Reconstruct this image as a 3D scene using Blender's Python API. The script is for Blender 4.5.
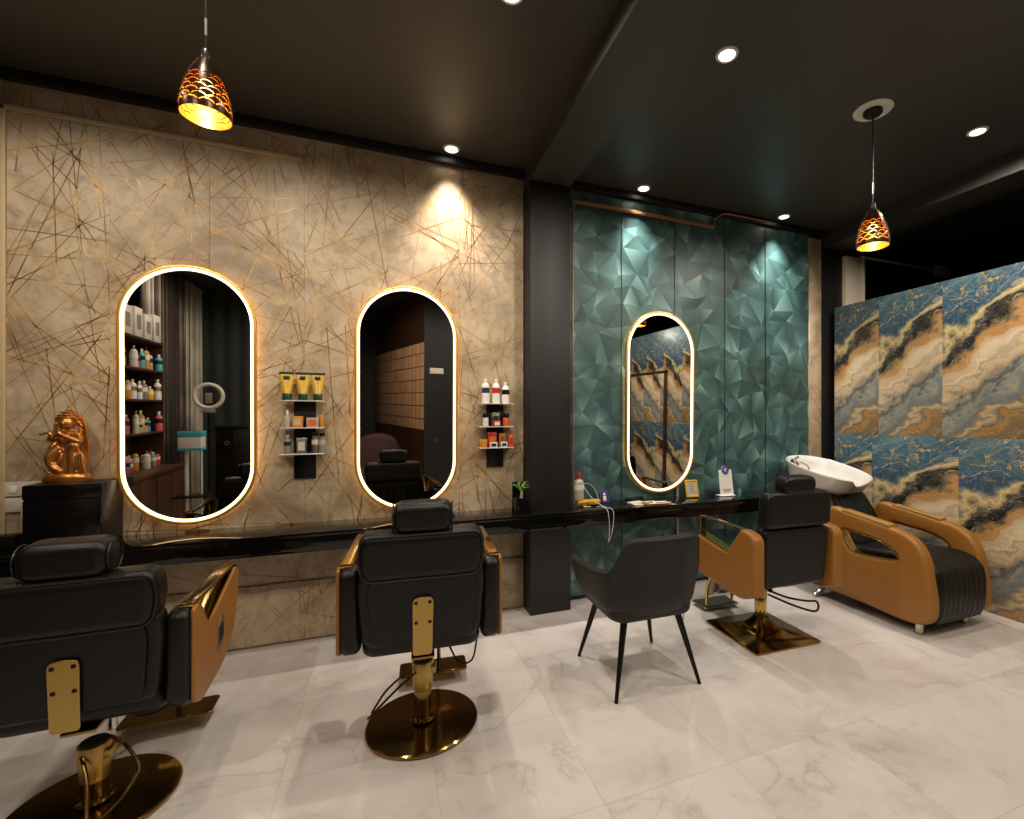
import bpy, bmesh, math, random
from mathutils import Vector, Matrix, noise
from mathutils.geometry import delaunay_2d_cdt
PI = math.pi
C = bpy.context.scene.collection
for o in list(bpy.data.objects): bpy.data.objects.remove(o)

# ------------------------------------------------------------------ camera, world, exposure
cam_data = bpy.data.cameras.new('camera'); cam = bpy.data.objects.new('camera', cam_data); C.objects.link(cam)
FPX, CX, HY = 473.6, 572.0, 419.0                # focal length and optical centre in pixels of the 1024 x 819 frame
YAW = math.atan2(188, 473.6)
cam_data.sensor_width = 36.0; cam_data.sensor_fit = 'HORIZONTAL'; cam_data.lens = FPX * 36 / 1024
cam_data.shift_x = -(CX - 512) / 1024; cam_data.shift_y = (HY - 409.5) / 1024
cam.location = (0, 0, 1.5); cam.rotation_euler = (PI/2, 0, -YAW)
cam_data.clip_start = 0.02; cam_data.clip_end = 60
bpy.context.scene.camera = cam
vs = bpy.context.scene.view_settings
vs.view_transform = 'Standard'; vs.look = 'None'; vs.gamma = 1.0; vs.exposure = 0.0; vs.use_curve_mapping = False
world = bpy.data.worlds.new('room_world'); bpy.context.scene.world = world; world.use_nodes = True
world.node_tree.nodes['Background'].inputs[0].default_value = (1.0, 0.82, 0.62, 1)
world.node_tree.nodes['Background'].inputs[1].default_value = 0.02

WARM = (1.0, 0.89, 0.76); COOL = (1.0, 0.94, 0.86)
CEIL = 3.46
SPOTS = [  # x, y, watts, cone degrees
 (0.455, 3.515, 150, 74), (2.05, 3.515, 125, 74), (3.60, 3.505, 190, 76),
 (0.545, 2.13, 36, 171), (1.715, 2.06, 40, 171), (3.76, 1.98, 54, 171),
 (-0.75, 2.16, 46, 171), (-1.9, 2.16, 44, 171),
 (-1.7, 0.5, 76, 173), (0.3, 0.75, 84, 173), (2.3, 0.5, 84, 173), (-0.6, -1.4, 24, 173), (3.2, -0.8, 44, 173),
 (3.95, 0.95, 60, 173),
]
def spot_light(name, x, y, z, w, cone, parent, col=WARM, rad=0.04):
    l = bpy.data.lights.new(name, 'SPOT'); l.energy = w; l.color = col; l.spot_size = math.radians(cone)
    l.spot_blend = 1.0 if cone < 140 else 0.3; l.shadow_soft_size = rad
    o = bpy.data.objects.new(name, l); C.objects.link(o); o.parent = parent; o.location = (x, y, z)
    return o

# ------------------------------------------------------------------ materials
def srgb(r, g, b):
    f = lambda c: (c/12.92 if c <= 0.04045 else ((c+0.055)/1.055)**2.4)
    return (f(r/255), f(g/255), f(b/255), 1)
class NT:
    def __init__(s, name):
        s.m = bpy.data.materials.new(name); s.m.use_nodes = True; s.t = s.m.node_tree
        s.b = s.t.nodes['Principled BSDF']; s.out = s.t.nodes['Material Output']
    def n(s, typ, **kw):
        nd = s.t.nodes.new(typ)
        for k, v in kw.items():
            if k.startswith('i_'):
                key = k[2:]; key = int(key) if key.isdigit() else key.replace('_', ' ')
                nd.inputs[key].default_value = v
            else: setattr(nd, k, v)
        return nd
    def l(s, a, b): s.t.links.new(a, b)
    def math(s, op, a, b=None, c=None, clamp=False):
        nd = s.t.nodes.new('ShaderNodeMath'); nd.operation = op; nd.use_clamp = clamp
        for i, v in enumerate((a, b, c)):
            if v is None: continue
            if isinstance(v, (int, float)): nd.inputs[i].default_value = v
            else: s.l(v, nd.inputs[i])
        return nd.outputs[0]
    def ramp(s, fac, stops, interp='LINEAR'):
        r = s.t.nodes.new('ShaderNodeValToRGB'); r.color_ramp.interpolation = interp
        e = r.color_ramp.elements
        while len(e) < len(stops): e.new(0.5)
        for i, (p, c) in enumerate(stops):
            e[i].position = p; e[i].color = c if len(c) == 4 else (*c, 1)
        s.l(fac, r.inputs[0]); return r.outputs[0]
    def mix(s, fac, a, b, blend='MIX'):
        nd = s.t.nodes.new('ShaderNodeMix'); nd.data_type = 'RGBA'; nd.blend_type = blend
        for v, k in ((fac, 0), (a, 6), (b, 7)):
            if isinstance(v, (int, float)): nd.inputs[k].default_value = v
            elif isinstance(v, tuple): nd.inputs[k].default_value = v if len(v) == 4 else (*v, 1)
            else: s.l(v, nd.inputs[k])
        return nd.outputs[2]
    def obj(s): return s.n('ShaderNodeTexCoord').outputs['Object']
    def noise(s, vec, scale, detail=4, rough=0.5, dist=0.0, dim='3D'):
        nd = s.n('ShaderNodeTexNoise', noise_dimensions=dim); nd.inputs['Scale'].default_value = scale
        nd.inputs['Detail'].default_value = detail; nd.inputs['Roughness'].default_value = rough
        nd.inputs['Distortion'].default_value = dist
        if vec is not None: s.l(vec, nd.inputs['Vector'])
        return nd
    def bump(s, h, strength=0.2, dist=0.01):
        nd = s.n('ShaderNodeBump'); nd.inputs['Strength'].default_value = strength; nd.inputs['Distance'].default_value = dist
        s.l(h, nd.inputs['Height']); s.l(nd.outputs[0], s.b.inputs['Normal'])

def plain(name, col, rough=0.5, metal=0.0, emit=None, es=0.0, var=0.06, scale=14, bump=0.0, coat=0.0, ior=None, spec=0.5):
    t = NT(name); co = t.obj()
    nz = t.noise(co, scale, 3)
    c = col if len(col) == 4 else (*col, 1)
    dark = tuple(v*(1-var) for v in c[:3]) + (1,); lite = tuple(min(1, v*(1+var)) for v in c[:3]) + (1,)
    t.l(t.mix(nz.outputs[0], dark, lite), t.b.inputs['Base Color'])
    t.b.inputs['Roughness'].default_value = rough; t.b.inputs['Metallic'].default_value = metal
    t.b.inputs['Coat Weight'].default_value = coat; t.b.inputs['Specular IOR Level'].default_value = spec
    if ior: t.b.inputs['IOR'].default_value = ior
    if emit:
        t.b.inputs['Emission Color'].default_value = (*emit[:3], 1); t.b.inputs['Emission Strength'].default_value = es
    if bump: t.bump(t.noise(co, scale*12, 2).outputs[0], bump, 0.002)
    return t.m

M = {}
M['black_paint'] = plain('black_paint', srgb(21, 20, 19), 0.5)
M['ceiling'] = plain('ceiling_paint', srgb(60, 57, 53), 0.42, var=0.04, scale=2)
M['dark_wall'] = plain('dark_wall_paint', srgb(26, 25, 24), 0.6)
M['granite'] = plain('black_granite', srgb(12, 11, 11), 0.05, var=0.6, scale=260)
M['black_gloss'] = plain('black_gloss', srgb(13, 12, 12), 0.16)
M['leather'] = plain('black_leather', srgb(15, 14, 13), 0.38, spec=0.34, bump=0.12, scale=30)
M['leather_matte'] = plain('charcoal_leather', srgb(38, 36, 35), 0.5, spec=0.3, bump=0.1, scale=30)
M['tan'] = plain('tan_leather', srgb(152, 101, 38), 0.42, bump=0.08, scale=30)
M['piping'] = plain('black_piping', srgb(18, 17, 17), 0.35)
M['gold'] = plain('polished_gold', srgb(214, 180, 104), 0.16, 1.0)
M['frame_gold'] = plain('frame_gold', srgb(226, 180, 92), 0.32, 0.8)
M['gold_paint2'] = plain('antique_gold', srgb(206, 162, 92), 0.3, 0.5)
M['gold_paint'] = plain('gold_paint', srgb(206, 164, 56), 0.35, 0.3)
M['gold_satin'] = plain('satin_gold', srgb(190, 160, 92), 0.34, 1.0)
M['dark_gold'] = plain('bronze_gold', srgb(160, 132, 80), 0.13, 1.0)
M['chrome'] = plain('chrome', srgb(205, 200, 190), 0.12, 1.0)
M['steel'] = plain('brushed_steel', srgb(150, 144, 134), 0.35, 1.0)
M['black_metal'] = plain('black_metal', srgb(22, 21, 20), 0.35, 0.5)
M['white_ceramic'] = plain('white_ceramic', srgb(228, 224, 218), 0.12, coat=0.5)
M['copper_trim'] = plain('copper_trim', srgb(168, 124, 84), 0.4, 0.3)
M['cream_trim'] = plain('cream_trim', srgb(190, 166, 128), 0.5)
M['pale_trim'] = plain('pale_trim', srgb(176, 160, 138), 0.5)
M['statue'] = plain('copper_statue', srgb(190, 128, 66), 0.30, 0.85, var=0.35, scale=60)
M['white'] = plain('white_plastic', srgb(222, 218, 210), 0.35)
M['offwhite'] = plain('offwhite_plastic', srgb(196, 186, 168), 0.4)
M['shelf_white'] = plain('white_acrylic_shelf', srgb(205, 200, 190), 0.25)
M['led'] = plain('led_strip', (1, 0.9, 0.75), 0.4, emit=(1.0, 0.70, 0.36), es=3.2)
M['downlight'] = plain('downlight_lens', (1, 0.95, 0.85), 0.4, emit=(1.0, 0.86, 0.66), es=12)
M['bulb'] = plain('warm_bulb', (1, 0.8, 0.5), 0.4, emit=(1.0, 0.66, 0.26), es=6)
M['paper'] = plain('paper', srgb(225, 216, 200), 0.7)
M['yellow'] = plain('yellow_plastic', srgb(206, 158, 30), 0.3)
M['green_dark'] = plain('dark_green_plastic', srgb(24, 58, 36), 0.35)
M['purple'] = plain('purple_plastic', srgb(82, 62, 140), 0.4)
M['purple_dark'] = plain('dark_purple_print', srgb(48, 34, 84), 0.4)
M['red'] = plain('red_plastic', srgb(190, 42, 34), 0.35)
M['orange'] = plain('orange_plastic', srgb(214, 98, 36), 0.4)
M['amber'] = plain('amber_plastic', srgb(196, 128, 50), 0.3)
M['navy'] = plain('navy_print', srgb(38, 46, 84), 0.4)
M['grey'] = plain('grey_plastic', srgb(120, 116, 110), 0.4)
M['clearish'] = plain('frosted_bottle', srgb(170, 158, 140), 0.2)
M['pink'] = plain('pink_plastic', srgb(196, 90, 96), 0.4)
M['teal_plastic'] = plain('teal_plastic', srgb(70, 160, 165), 0.4)
M['leaf'] = plain('leaf_green', srgb(92, 128, 50), 0.45, var=0.3)
M['stem'] = plain('stem_green', srgb(150, 165, 100), 0.5)
M['soil'] = plain('dark_soil', srgb(30, 24, 18), 0.9)
M['maroon'] = plain('maroon_upholstery', srgb(84, 50, 46), 0.7)
M['wood'] = plain('dark_walnut', srgb(74, 46, 28), 0.4, var=0.3, scale=8)
M['mirror'] = plain('mirror_glass', (0.64, 0.64, 0.63), 0.0, 1.0, var=0.0)
M['post'] = plain('post_paint', srgb(222, 206, 184), 0.5)
M['ink'] = plain('black_ink', srgb(24, 22, 22), 0.5)
M['brown_chair'] = plain('brown_leather', srgb(150, 98, 44), 0.45)

def mat_glass():
    t = NT('clear_glass')
    tr = t.n('ShaderNodeBsdfTransparent'); tr.inputs[0].default_value = (0.93, 0.9, 0.84, 1)
    gl = t.n('ShaderNodeBsdfGlossy'); gl.inputs['Roughness'].default_value = 0.04
    lw = t.n('ShaderNodeLayerWeight'); lw.inputs[0].default_value = 0.35
    f = t.math('MULTIPLY', lw.outputs['Fresnel'], 0.6)
    mx = t.n('ShaderNodeMixShader'); t.l(f, mx.inputs[0]); t.l(tr.outputs[0], mx.inputs[1]); t.l(gl.outputs[0], mx.inputs[2])
    t.l(mx.outputs[0], t.out.inputs[0]); return t.m
M['glass'] = mat_glass()

def mat_floor():
    t = NT('marble_tile_floor'); co = t.obj()
    sep = t.n('ShaderNodeSeparateXYZ'); t.l(co, sep.inputs[0])
    x = t.math('DIVIDE', t.math('SUBTRACT', sep.outputs[0], 0.2), 0.6); y = t.math('DIVIDE', t.math('SUBTRACT', sep.outputs[1], 0.465), 0.6)
    def edge(v):
        fr = t.math('FRACT', v); return t.math('MINIMUM', fr, t.math('SUBTRACT', 1.0, fr))
    d = t.math('MINIMUM', edge(x), edge(y))
    grout = t.math('LESS_THAN', d, 0.0018)
    cell = t.n('ShaderNodeCombineXYZ'); t.l(t.math('FLOOR', x), cell.inputs[0]); t.l(t.math('FLOOR', y), cell.inputs[1])
    wn = t.n('ShaderNodeTexWhiteNoise'); t.l(cell.outputs[0], wn.inputs['Vector'])
    off = t.n('ShaderNodeVectorMath', operation='MULTIPLY_ADD'); t.l(wn.outputs['Color'], off.inputs[0])
    off.inputs[1].default_value = (7, 7, 7); t.l(co, off.inputs[2])
    n1 = t.noise(off.outputs[0], 2.3, 5, 0.55, 0.9)
    v1 = t.math('ABSOLUTE', t.math('SUBTRACT', n1.outputs[0], 0.5))
    vein = t.ramp(v1, [(0.0, (1, 1, 1)), (0.006, (0.5, 0.5, 0.5)), (0.03, (0.12, 0.12, 0.12)), (0.08, (0, 0, 0))])
    n3 = t.noise(off.outputs[0], 1.9, 3, 0.5)
    mask = t.ramp(n3.outputs[0], [(0.42, (0, 0, 0)), (0.62, (1, 1, 1))])
    vm = t.math('MULTIPLY', vein, mask)
    n2 = t.noise(off.outputs[0], 1.6, 6, 0.6, 0.4)
    base = t.ramp(n2.outputs[0], [(0.3, srgb(200, 190, 183)), (0.55, srgb(218, 211, 205)), (0.75, srgb(208, 200, 194))])
    c = t.mix(t.math('MULTIPLY', vm, 0.42), base, srgb(150, 130, 112))
    c = t.mix(t.math('MULTIPLY', grout, 0.7), c, srgb(150, 134, 116))
    t.l(c, t.b.inputs['Base Color'])
    t.l(t.math('ADD', 0.11, t.math('MULTIPLY', grout, 0.5)), t.b.inputs['Roughness'])
    return t.m
M['floor'] = mat_floor()

def mat_beige():
    t = NT('cream_marble_wallpaper'); co = t.obj()
    n1 = t.noise(co, 1.6, 7, 0.62, 0.6)
    n2 = t.noise(co, 9, 6, 0.65, 0.5)
    base = t.ramp(n1.outputs[0], [(0.3, srgb(118, 102, 82)), (0.44, srgb(168, 148, 120)), (0.58, srgb(194, 175, 146)), (0.75, srgb(166, 146, 117))])
    blot = t.ramp(n2.outputs[0], [(0.36, (1, 1, 1)), (0.5, (0, 0, 0))])
    c = t.mix(t.math('MULTIPLY', blot, 0.46), base, srgb(130, 108, 80))
    n3 = t.noise(co, 5, 5, 0.6, 1.2)
    v = t.math('ABSOLUTE', t.math('SUBTRACT', n3.outputs[0], 0.5))
    vn = t.ramp(v, [(0.0, (1, 1, 1)), (0.01, (0, 0, 0))])
    c = t.mix(t.math('MULTIPLY', vn, 0.35), c, srgb(110, 84, 50))
    t.l(c, t.b.inputs['Base Color']); t.b.inputs['Roughness'].default_value = 0.5
    t.bump(n2.outputs[0], 0.12, 0.004)
    return t.m
M['beige'] = mat_beige()
def mat_goldline():
    t = NT('gold_foil_line'); co = t.obj()
    n = t.noise(co, 6, 3)
    t.l(t.ramp(n.outputs[0], [(0.35, srgb(122, 88, 38)), (0.5, srgb(158, 118, 54)), (0.68, srgb(212, 170, 92))]), t.b.inputs['Base Color'])
    t.b.inputs['Roughness'].default_value = 0.4; t.b.inputs['Metallic'].default_value = 0.15
    return t.m
M['goldline'] = mat_goldline()

def mat_facet():
    t = NT('teal_facet_paper')
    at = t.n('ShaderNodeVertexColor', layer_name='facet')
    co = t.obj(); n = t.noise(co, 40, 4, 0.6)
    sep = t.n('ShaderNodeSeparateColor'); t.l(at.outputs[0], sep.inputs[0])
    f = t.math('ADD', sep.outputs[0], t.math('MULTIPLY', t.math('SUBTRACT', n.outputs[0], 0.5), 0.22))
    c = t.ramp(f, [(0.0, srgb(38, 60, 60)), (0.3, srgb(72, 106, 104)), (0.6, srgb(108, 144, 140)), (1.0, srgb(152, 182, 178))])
    t.l(c, t.b.inputs['Base Color']); t.b.inputs['Roughness'].default_value = 0.42
    return t.m
M['facet'] = mat_facet()

def mat_fluid(name='blue_gold_fluid_marble'):
    """printed fluid-art tiles; the print repeats from tile to tile (along the wall, object Y; height Z)"""
    t = NT(name); co = t.obj(); sep = t.n('ShaderNodeSeparateXYZ'); t.l(co, sep.inputs[0])
    row = t.math('GREATER_THAN', sep.outputs[2], 1.35)
    per = t.math('ADD', 0.74, t.math('MULTIPLY', row, -0.19))       # print width: 0.74 m below, 0.55 m above
    y0 = t.math('ADD', 3.17, t.math('MULTIPLY', row, -0.07))
    u = t.math('FRACT', t.math('DIVIDE', t.math('ADD', t.math('SUBTRACT', y0, sep.outputs[1]), 37*0.0), per))
    v = t.math('DIVIDE', t.math('SUBTRACT', sep.outputs[2], t.math('MULTIPLY', row, 1.35)), 1.33)
    al = t.math('ADD', t.math('MULTIPLY', u, 0.5), t.math('MULTIPLY', v, 0.6))       # along the flow
    w0 = t.math('SUBTRACT', v, t.math('MULTIPLY', u, 0.25))                            # across the flow
    cv = t.n('ShaderNodeCombineXYZ'); t.l(t.math('MULTIPLY', al, 2.0), cv.inputs[0]); t.l(t.math('MULTIPLY', w0, 3.2), cv.inputs[1]); cv.inputs[2].default_value = 3.7
    nd = t.noise(cv.outputs[0], 1.05, 4, 0.5, 0.6)
    nd2 = t.noise(cv.outputs[0], 3.0, 6, 0.55, 1.2)
    w = t.math('ADD', w0, t.math('MULTIPLY', t.math('SUBTRACT', nd.outputs[0], 0.5), 0.62))
    w = t.math('ADD', w, t.math('MULTIPLY', t.math('SUBTRACT', nd2.outputs[0], 0.5), 0.16))
    w = t.math('ADD', w, 0.165)
    base = t.ramp(w, [(0.0, srgb(140, 116, 84)), (0.05, srgb(206, 152, 80)), (0.09, srgb(112, 108, 100)), (0.14, srgb(214, 186, 142)), (0.20, srgb(112, 124, 126)), (0.27, srgb(150, 154, 146)),
                      (0.33, srgb(100, 110, 112)), (0.39, srgb(206, 182, 146)), (0.46, srgb(232, 212, 180)), (0.53, srgb(206, 182, 150)), (0.59, srgb(226, 166, 90)), (0.64, srgb(110, 96, 76)),
                      (0.67, srgb(22, 22, 24)), (0.715, srgb(44, 44, 48)), (0.745, srgb(130, 124, 108)), (0.785, srgb(220, 192, 124)), (0.82, srgb(84, 114, 124)), (0.88, srgb(40, 78, 112)), (0.94, srgb(48, 88, 114)), (1.0, srgb(70, 108, 124))])
    s2 = t.math('SINE', t.math('MULTIPLY', w, 46.0))
    nm2 = t.noise(cv.outputs[0], 2.2, 3, 0.5)
    l2 = t.ramp(s2, [(0.2, (0, 0, 0)), (1.0, (1, 1, 1))])
    c = t.mix(t.math('MULTIPLY', t.math('MULTIPLY', l2, nm2.outputs[0]), 0.8), base, srgb(58, 58, 60))
    s1 = t.math('SINE', t.math('MULTIPLY', w, 78.0))
    lines = t.ramp(s1, [(0.93, (0, 0, 0)), (0.985, (1, 1, 1))])
    nm = t.noise(cv.outputs[0], 2.6, 3, 0.5, 0.6)
    lm = t.ramp(nm.outputs[0], [(0.44, (0, 0, 0)), (0.56, (1, 1, 1))])
    c = t.mix(t.math('MULTIPLY', t.math('MULTIPLY', lines, lm), 0.8), c, srgb(208, 176, 112))
    # curls of cream and gold in the blue
    n5 = t.noise(cv.outputs[0], 2.7, 5, 0.6, 3.2)
    vv = t.math('ABSOLUTE', t.math('SUBTRACT', n5.outputs[0], 0.5))
    c = t.mix(t.math('MULTIPLY', t.ramp(vv, [(0.0, (1, 1, 1)), (0.016, (0, 0, 0))]), 0.55), c, srgb(196, 178, 132))
    n6 = t.noise(cv.outputs[0], 1.7, 4, 0.6, 1.4)
    pale = t.ramp(n6.outputs[0], [(0.55, (0, 0, 0)), (0.63, (1, 1, 1))])
    blu = t.ramp(w, [(0.80, (0, 0, 0)), (0.84, (1, 1, 1))])
    c = t.mix(t.math('MULTIPLY', t.math('MULTIPLY', pale, blu), 0.35), c, srgb(128, 140, 120))
    t.l(c, t.b.inputs['Base Color']); t.b.inputs['Roughness'].default_value = 0.28
    return t.m
M['fluid'] = mat_fluid()

def mat_pleat(name, cols, freq, axis=0):
    t = NT(name); co = t.obj(); sep = t.n('ShaderNodeSeparateXYZ'); t.l(co, sep.inputs[0])
    n = t.noise(co, 1.5, 2); s = t.math('SINE', t.math('MULTIPLY', sep.outputs[axis], freq))
    f = t.math('ADD', t.math('MULTIPLY', s, 0.35), n.outputs[0])
    t.l(t.ramp(f, [(0.25, cols[0]), (0.5, cols[1]), (0.8, cols[2])]), t.b.inputs['Base Color']); t.b.inputs['Roughness'].default_value = 0.8
    return t.m
M['curtain'] = mat_pleat('striped_curtain', [srgb(48, 36, 30), srgb(110, 96, 80), srgb(190, 180, 160)], 42, 1)
M['dark_curtain'] = mat_pleat('dark_green_curtain', [srgb(20, 22, 20), srgb(44, 40, 32), srgb(40, 52, 46)], 30, 0)
def mat_grid():
    t = NT('wood_square_panelling'); co = t.obj()
    br = t.n('ShaderNodeTexBrick', offset=0.0, squash=1.0); br.inputs['Scale'].default_value = 1.0
    br.inputs['Color1'].default_value = srgb(196, 148, 108); br.inputs['Color2'].default_value = srgb(216, 168, 124); br.inputs['Mortar'].default_value = srgb(84, 58, 40)
    br.inputs['Mortar Size'].default_value = 0.008; br.inputs['Brick Width'].default_value = 0.22; br.inputs['Row Height'].default_value = 0.22
    sep = t.n('ShaderNodeSeparateXYZ'); t.l(co, sep.inputs[0]); cb = t.n('ShaderNodeCombineXYZ')
    t.l(sep.outputs[0], cb.inputs[0]); t.l(sep.outputs[2], cb.inputs[1]); t.l(cb.outputs[0], br.inputs['Vector'])
    t.l(br.outputs[0], t.b.inputs['Base Color']); t.b.inputs['Roughness'].default_value = 0.5
    return t.m
M['grid'] = mat_grid()

# ------------------------------------------------------------------ mesh helpers
I4 = Matrix.Identity(4)
def T(x=0, y=0, z=0): return Matrix.Translation((x, y, z))
def R(deg, ax): return Matrix.Rotation(math.radians(deg), 4, ax)
class MB:
    """collects shapes, then links them as one mesh object"""
    def __init__(s): s.bm = bmesh.new(); s.mi = 0
    def _add(s, tmp, m=None, M4=None):
        if M4 is not None: bmesh.ops.transform(tmp, matrix=M4, verts=tmp.verts)
        off = {}
        for v in tmp.verts: off[v] = s.bm.verts.new(v.co)
        for f in tmp.faces:
            try: nf = s.bm.faces.new([off[v] for v in f.verts]); nf.material_index = s.mi if m is None else m
            except ValueError: pass
        tmp.free(); return s
    def box(s, x0, x1, y0, y1, z0, z1, r=0.0, seg=2, M4=None, m=None):
        t = bmesh.new(); bmesh.ops.create_cube(t, size=1)
        bmesh.ops.transform(t, matrix=Matrix.Translation(((x0+x1)/2, (y0+y1)/2, (z0+z1)/2)) @ Matrix.Diagonal((abs(x1-x0), abs(y1-y0), abs(z1-z0), 1)), verts=t.verts)
        if r > 0: bmesh.ops.bevel(t, geom=t.edges[:], offset=min(r, 0.49*min(abs(x1-x0), abs(y1-y0), abs(z1-z0))), segments=seg, profile=0.5, affect='EDGES')
        return s._add(t, m, M4)
    def cyl(s, x, y, z0, z1, r0, r1=None, n=32, bev=0.0, M4=None, m=None):
        r1 = r0 if r1 is None else r1
        prof = [(0, z0), (r0, z0), (r1, z1), (0, z1)]
        if bev > 0: prof = [(0, z0), (r0-bev, z0), (r0-bev*.3, z0+bev*.3), (r0, z0+bev), (r1, z1-bev), (r1-bev*.3, z1-bev*.3), (r1-bev, z1), (0, z1)]
        MM = T(x, y, 0); MM = MM if M4 is None else M4 @ MM
        return s.lathe(prof, n, MM, m)
    def lathe(s, prof, n=32, M4=None, m=None, closed=False):
        t = bmesh.new(); rings = []
        for (r, z) in prof:
            if r < 1e-6: rings.append([t.verts.new((0, 0, z))])
            else: rings.append([t.verts.new((r*math.cos(2*PI*i/n), r*math.sin(2*PI*i/n), z)) for i in range(n)])
        prs = list(zip(rings, rings[1:])) + ([(rings[-1], rings[0])] if closed else [])
        for a, b in prs:
            for i in range(n):
                j = (i+1) % n
                if len(a) == 1 and len(b) == 1: continue
                if len(a) == 1: t.faces.new((a[0], b[j], b[i]))
                elif len(b) == 1: t.faces.new((a[i], a[j], b[0]))
                else: t.faces.new((a[i], a[j], b[j], b[i]))
        return s._add(t, m, M4)
    def ball(s, c, r, seg=20, M4=None, m=None):
        rx, ry, rz = (r, r, r) if isinstance(r, (int, float)) else r
        t = bmesh.new(); bmesh.ops.create_uvsphere(t, u_segments=seg, v_segments=max(8, seg//2+2), radius=1)
        bmesh.ops.transform(t, matrix=Matrix.Translation(c) @ Matrix.Diagonal((rx, ry, rz, 1)), verts=t.verts)
        return s._add(t, m, M4)
    def tube(s, pts, r, n=10, smooth=0, closed=False, M4=None, m=None, flat=1.0):
        P = [Vector(p) for p in pts]; RR = r if isinstance(r, (list, tuple)) else [r]*len(P)
        if smooth:
            Q = []; Q2 = []; L = len(P); rng = L if closed else L-1
            for i in range(rng):
                a = P[(i-1) % L] if closed or i > 0 else P[0]; b = P[i]; c = P[(i+1) % L]; d = P[(i+2) % L] if closed or i+2 < L else P[-1]
                for k in range(smooth):
                    u = k/smooth
                    Q.append(0.5*((2*b)+(c-a)*u+(2*a-5*b+4*c-d)*u*u+(3*b-a-3*c+d)*u**3)); Q2.append(RR[i]*(1-u)+RR[(i+1) % L]*u)
            if not closed: Q.append(P[-1]); Q2.append(RR[-1])
            P, RR = Q, Q2
        t = bmesh.new(); rings = []; up = None; L = len(P)
        for i, p in enumerate(P):
            if closed: d = P[(i+1) % L]-P[i-1]
            else: d = P[min(i+1, L-1)]-P[max(i-1, 0)]
            d.normalize()
            if up is None:
                up = Vector((0, 0, 1)) if abs(d.z) < 0.9 else Vector((1, 0, 0))
            sd = d.cross(up); sd.normalize(); up = sd.cross(d); up.normalize()
            rings.append([t.verts.new(p+RR[i]*(math.cos(2*PI*k/n)*sd+flat*math.sin(2*PI*k/n)*up)) for k in range(n)])
        pr = list(zip(rings, rings[1:])) + ([(rings[-1], rings[0])] if closed else [])
        for a, b in pr:
            for k in range(n):
                j = (k+1) % n; t.faces.new((a[k], a[j], b[j], b[k]))
        if not closed: t.faces.new(rings[0][::-1]); t.faces.new(rings[-1])
        return s._add(t, m, M4)
    def slab(s, outline, th, r=0.01, M4=None, m=None, seg=4, inner=None, puff=0.0):
        """outline (u, v) extruded along w in [-th/2, th/2], rims rounded by r; plane XY, thickness Z before M4"""
        def offs(pl, d):
            n = len(pl); out = []
            for i in range(n):
                a = Vector(pl[i-1]); b = Vector(pl[i]); c = Vector(pl[(i+1) % n])
                e1 = (b-a); e2 = (c-b)
                if e1.length < 1e-9: e1 = e2
                if e2.length < 1e-9: e2 = e1
                e1.normalize(); e2.normalize()
                n1 = Vector((-e1.y, e1.x)); n2 = Vector((-e2.y, e2.x)); nn = n1+n2
                if nn.length < 1e-6: nn = n1
                nn.normalize(); k = max(0.5, nn.dot(n1)); out.append(tuple(b+nn*d/k))
            return out
        def area(pl): return sum(pl[i-1][0]*pl[i][1]-pl[i][0]*pl[i-1][1] for i in range(len(pl)))
        o = [tuple(p) for p in outline]
        if area(o) < 0: o = o[::-1]
        if inner is not None:
            inn = [tuple(p) for p in inner]
            if area(inn) < 0: inn = inn[::-1]
            N_ = len(o); cst = lambda k: sum((o[i_][0]-inn[(i_+k) % N_][0])**2+(o[i_][1]-inn[(i_+k) % N_][1])**2 for i_ in range(N_))
            kb = min(range(N_), key=cst); inn = inn[kb:]+inn[:kb]
        r = min(r, th*0.499)
        steps = [(-th/2+r*(1-math.cos(PI/2*k/seg)) if False else 0, 0)]
        lv = []
        for k in range(seg+1):
            a = PI/2*k/seg; lv.append((-th/2+r-r*math.cos(a), r-r*math.sin(a)))
        lv = [(-th/2, r+min(0.004, 0.3*r+0.0005))] + lv if inner is None else lv
        lv = lv + [(-w, i) for (w, i) in lv[::-1]]
        t = bmesh.new()
        def loops(pl, sgn):
            L = []
            for (w, ins) in lv:
                q = offs(pl, sgn*ins); L.append([t.verts.new((x, y, w)) for x, y in q])
            for a, b in zip(L, L[1:]):
                for i in range(len(pl)):
                    j = (i+1) % len(pl)
                    vs_ = (a[i], a[j], b[j], b[i]) if sgn > 0 else (a[i], b[i], b[j], a[j])
                    t.faces.new(vs_)
            return L
        L = loops(o, 1)
        if inner is None:
            if puff > 0.019:
                for ring, sg in ((L[0], -1), (L[-1], 1)):
                    cen = sum((v.co for v in ring), Vector())/len(ring); prev = ring
                    for k in range(1, 5):
                        q = k/5.0; hh = puff*(1-(1-q)**2)
                        cur = [t.verts.new((v.co.x+(cen.x-v.co.x)*q, v.co.y+(cen.y-v.co.y)*q, v.co.z+sg*hh*0.35)) for v in ring]
                        for i in range(len(ring)):
                            j = (i+1) % len(ring)
                            t.faces.new((prev[i], prev[j], cur[j], cur[i]) if sg > 0 else (prev[j], prev[i], cur[i], cur[j]))
                        prev = cur
                    t.faces.new(prev if sg > 0 else prev[::-1])
            else:
                t.faces.new(L[0][::-1]); t.faces.new(L[-1])
        else:
            K = loops(inn, -1); n1 = len(o)
            assert len(inn) == n1
            for i in range(n1):
                j = (i+1) % n1
                t.faces.new((L[0][j], L[0][i], K[0][i], K[0][j])); t.faces.new((L[-1][i], L[-1][j], K[-1][j], K[-1][i]))
        return s._add(t, m, M4)
    def quad(s, pts, m=None):
        f = s.bm.faces.new([s.bm.verts.new(p) for p in pts]); f.material_index = s.mi if m is None else m; return s
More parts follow.
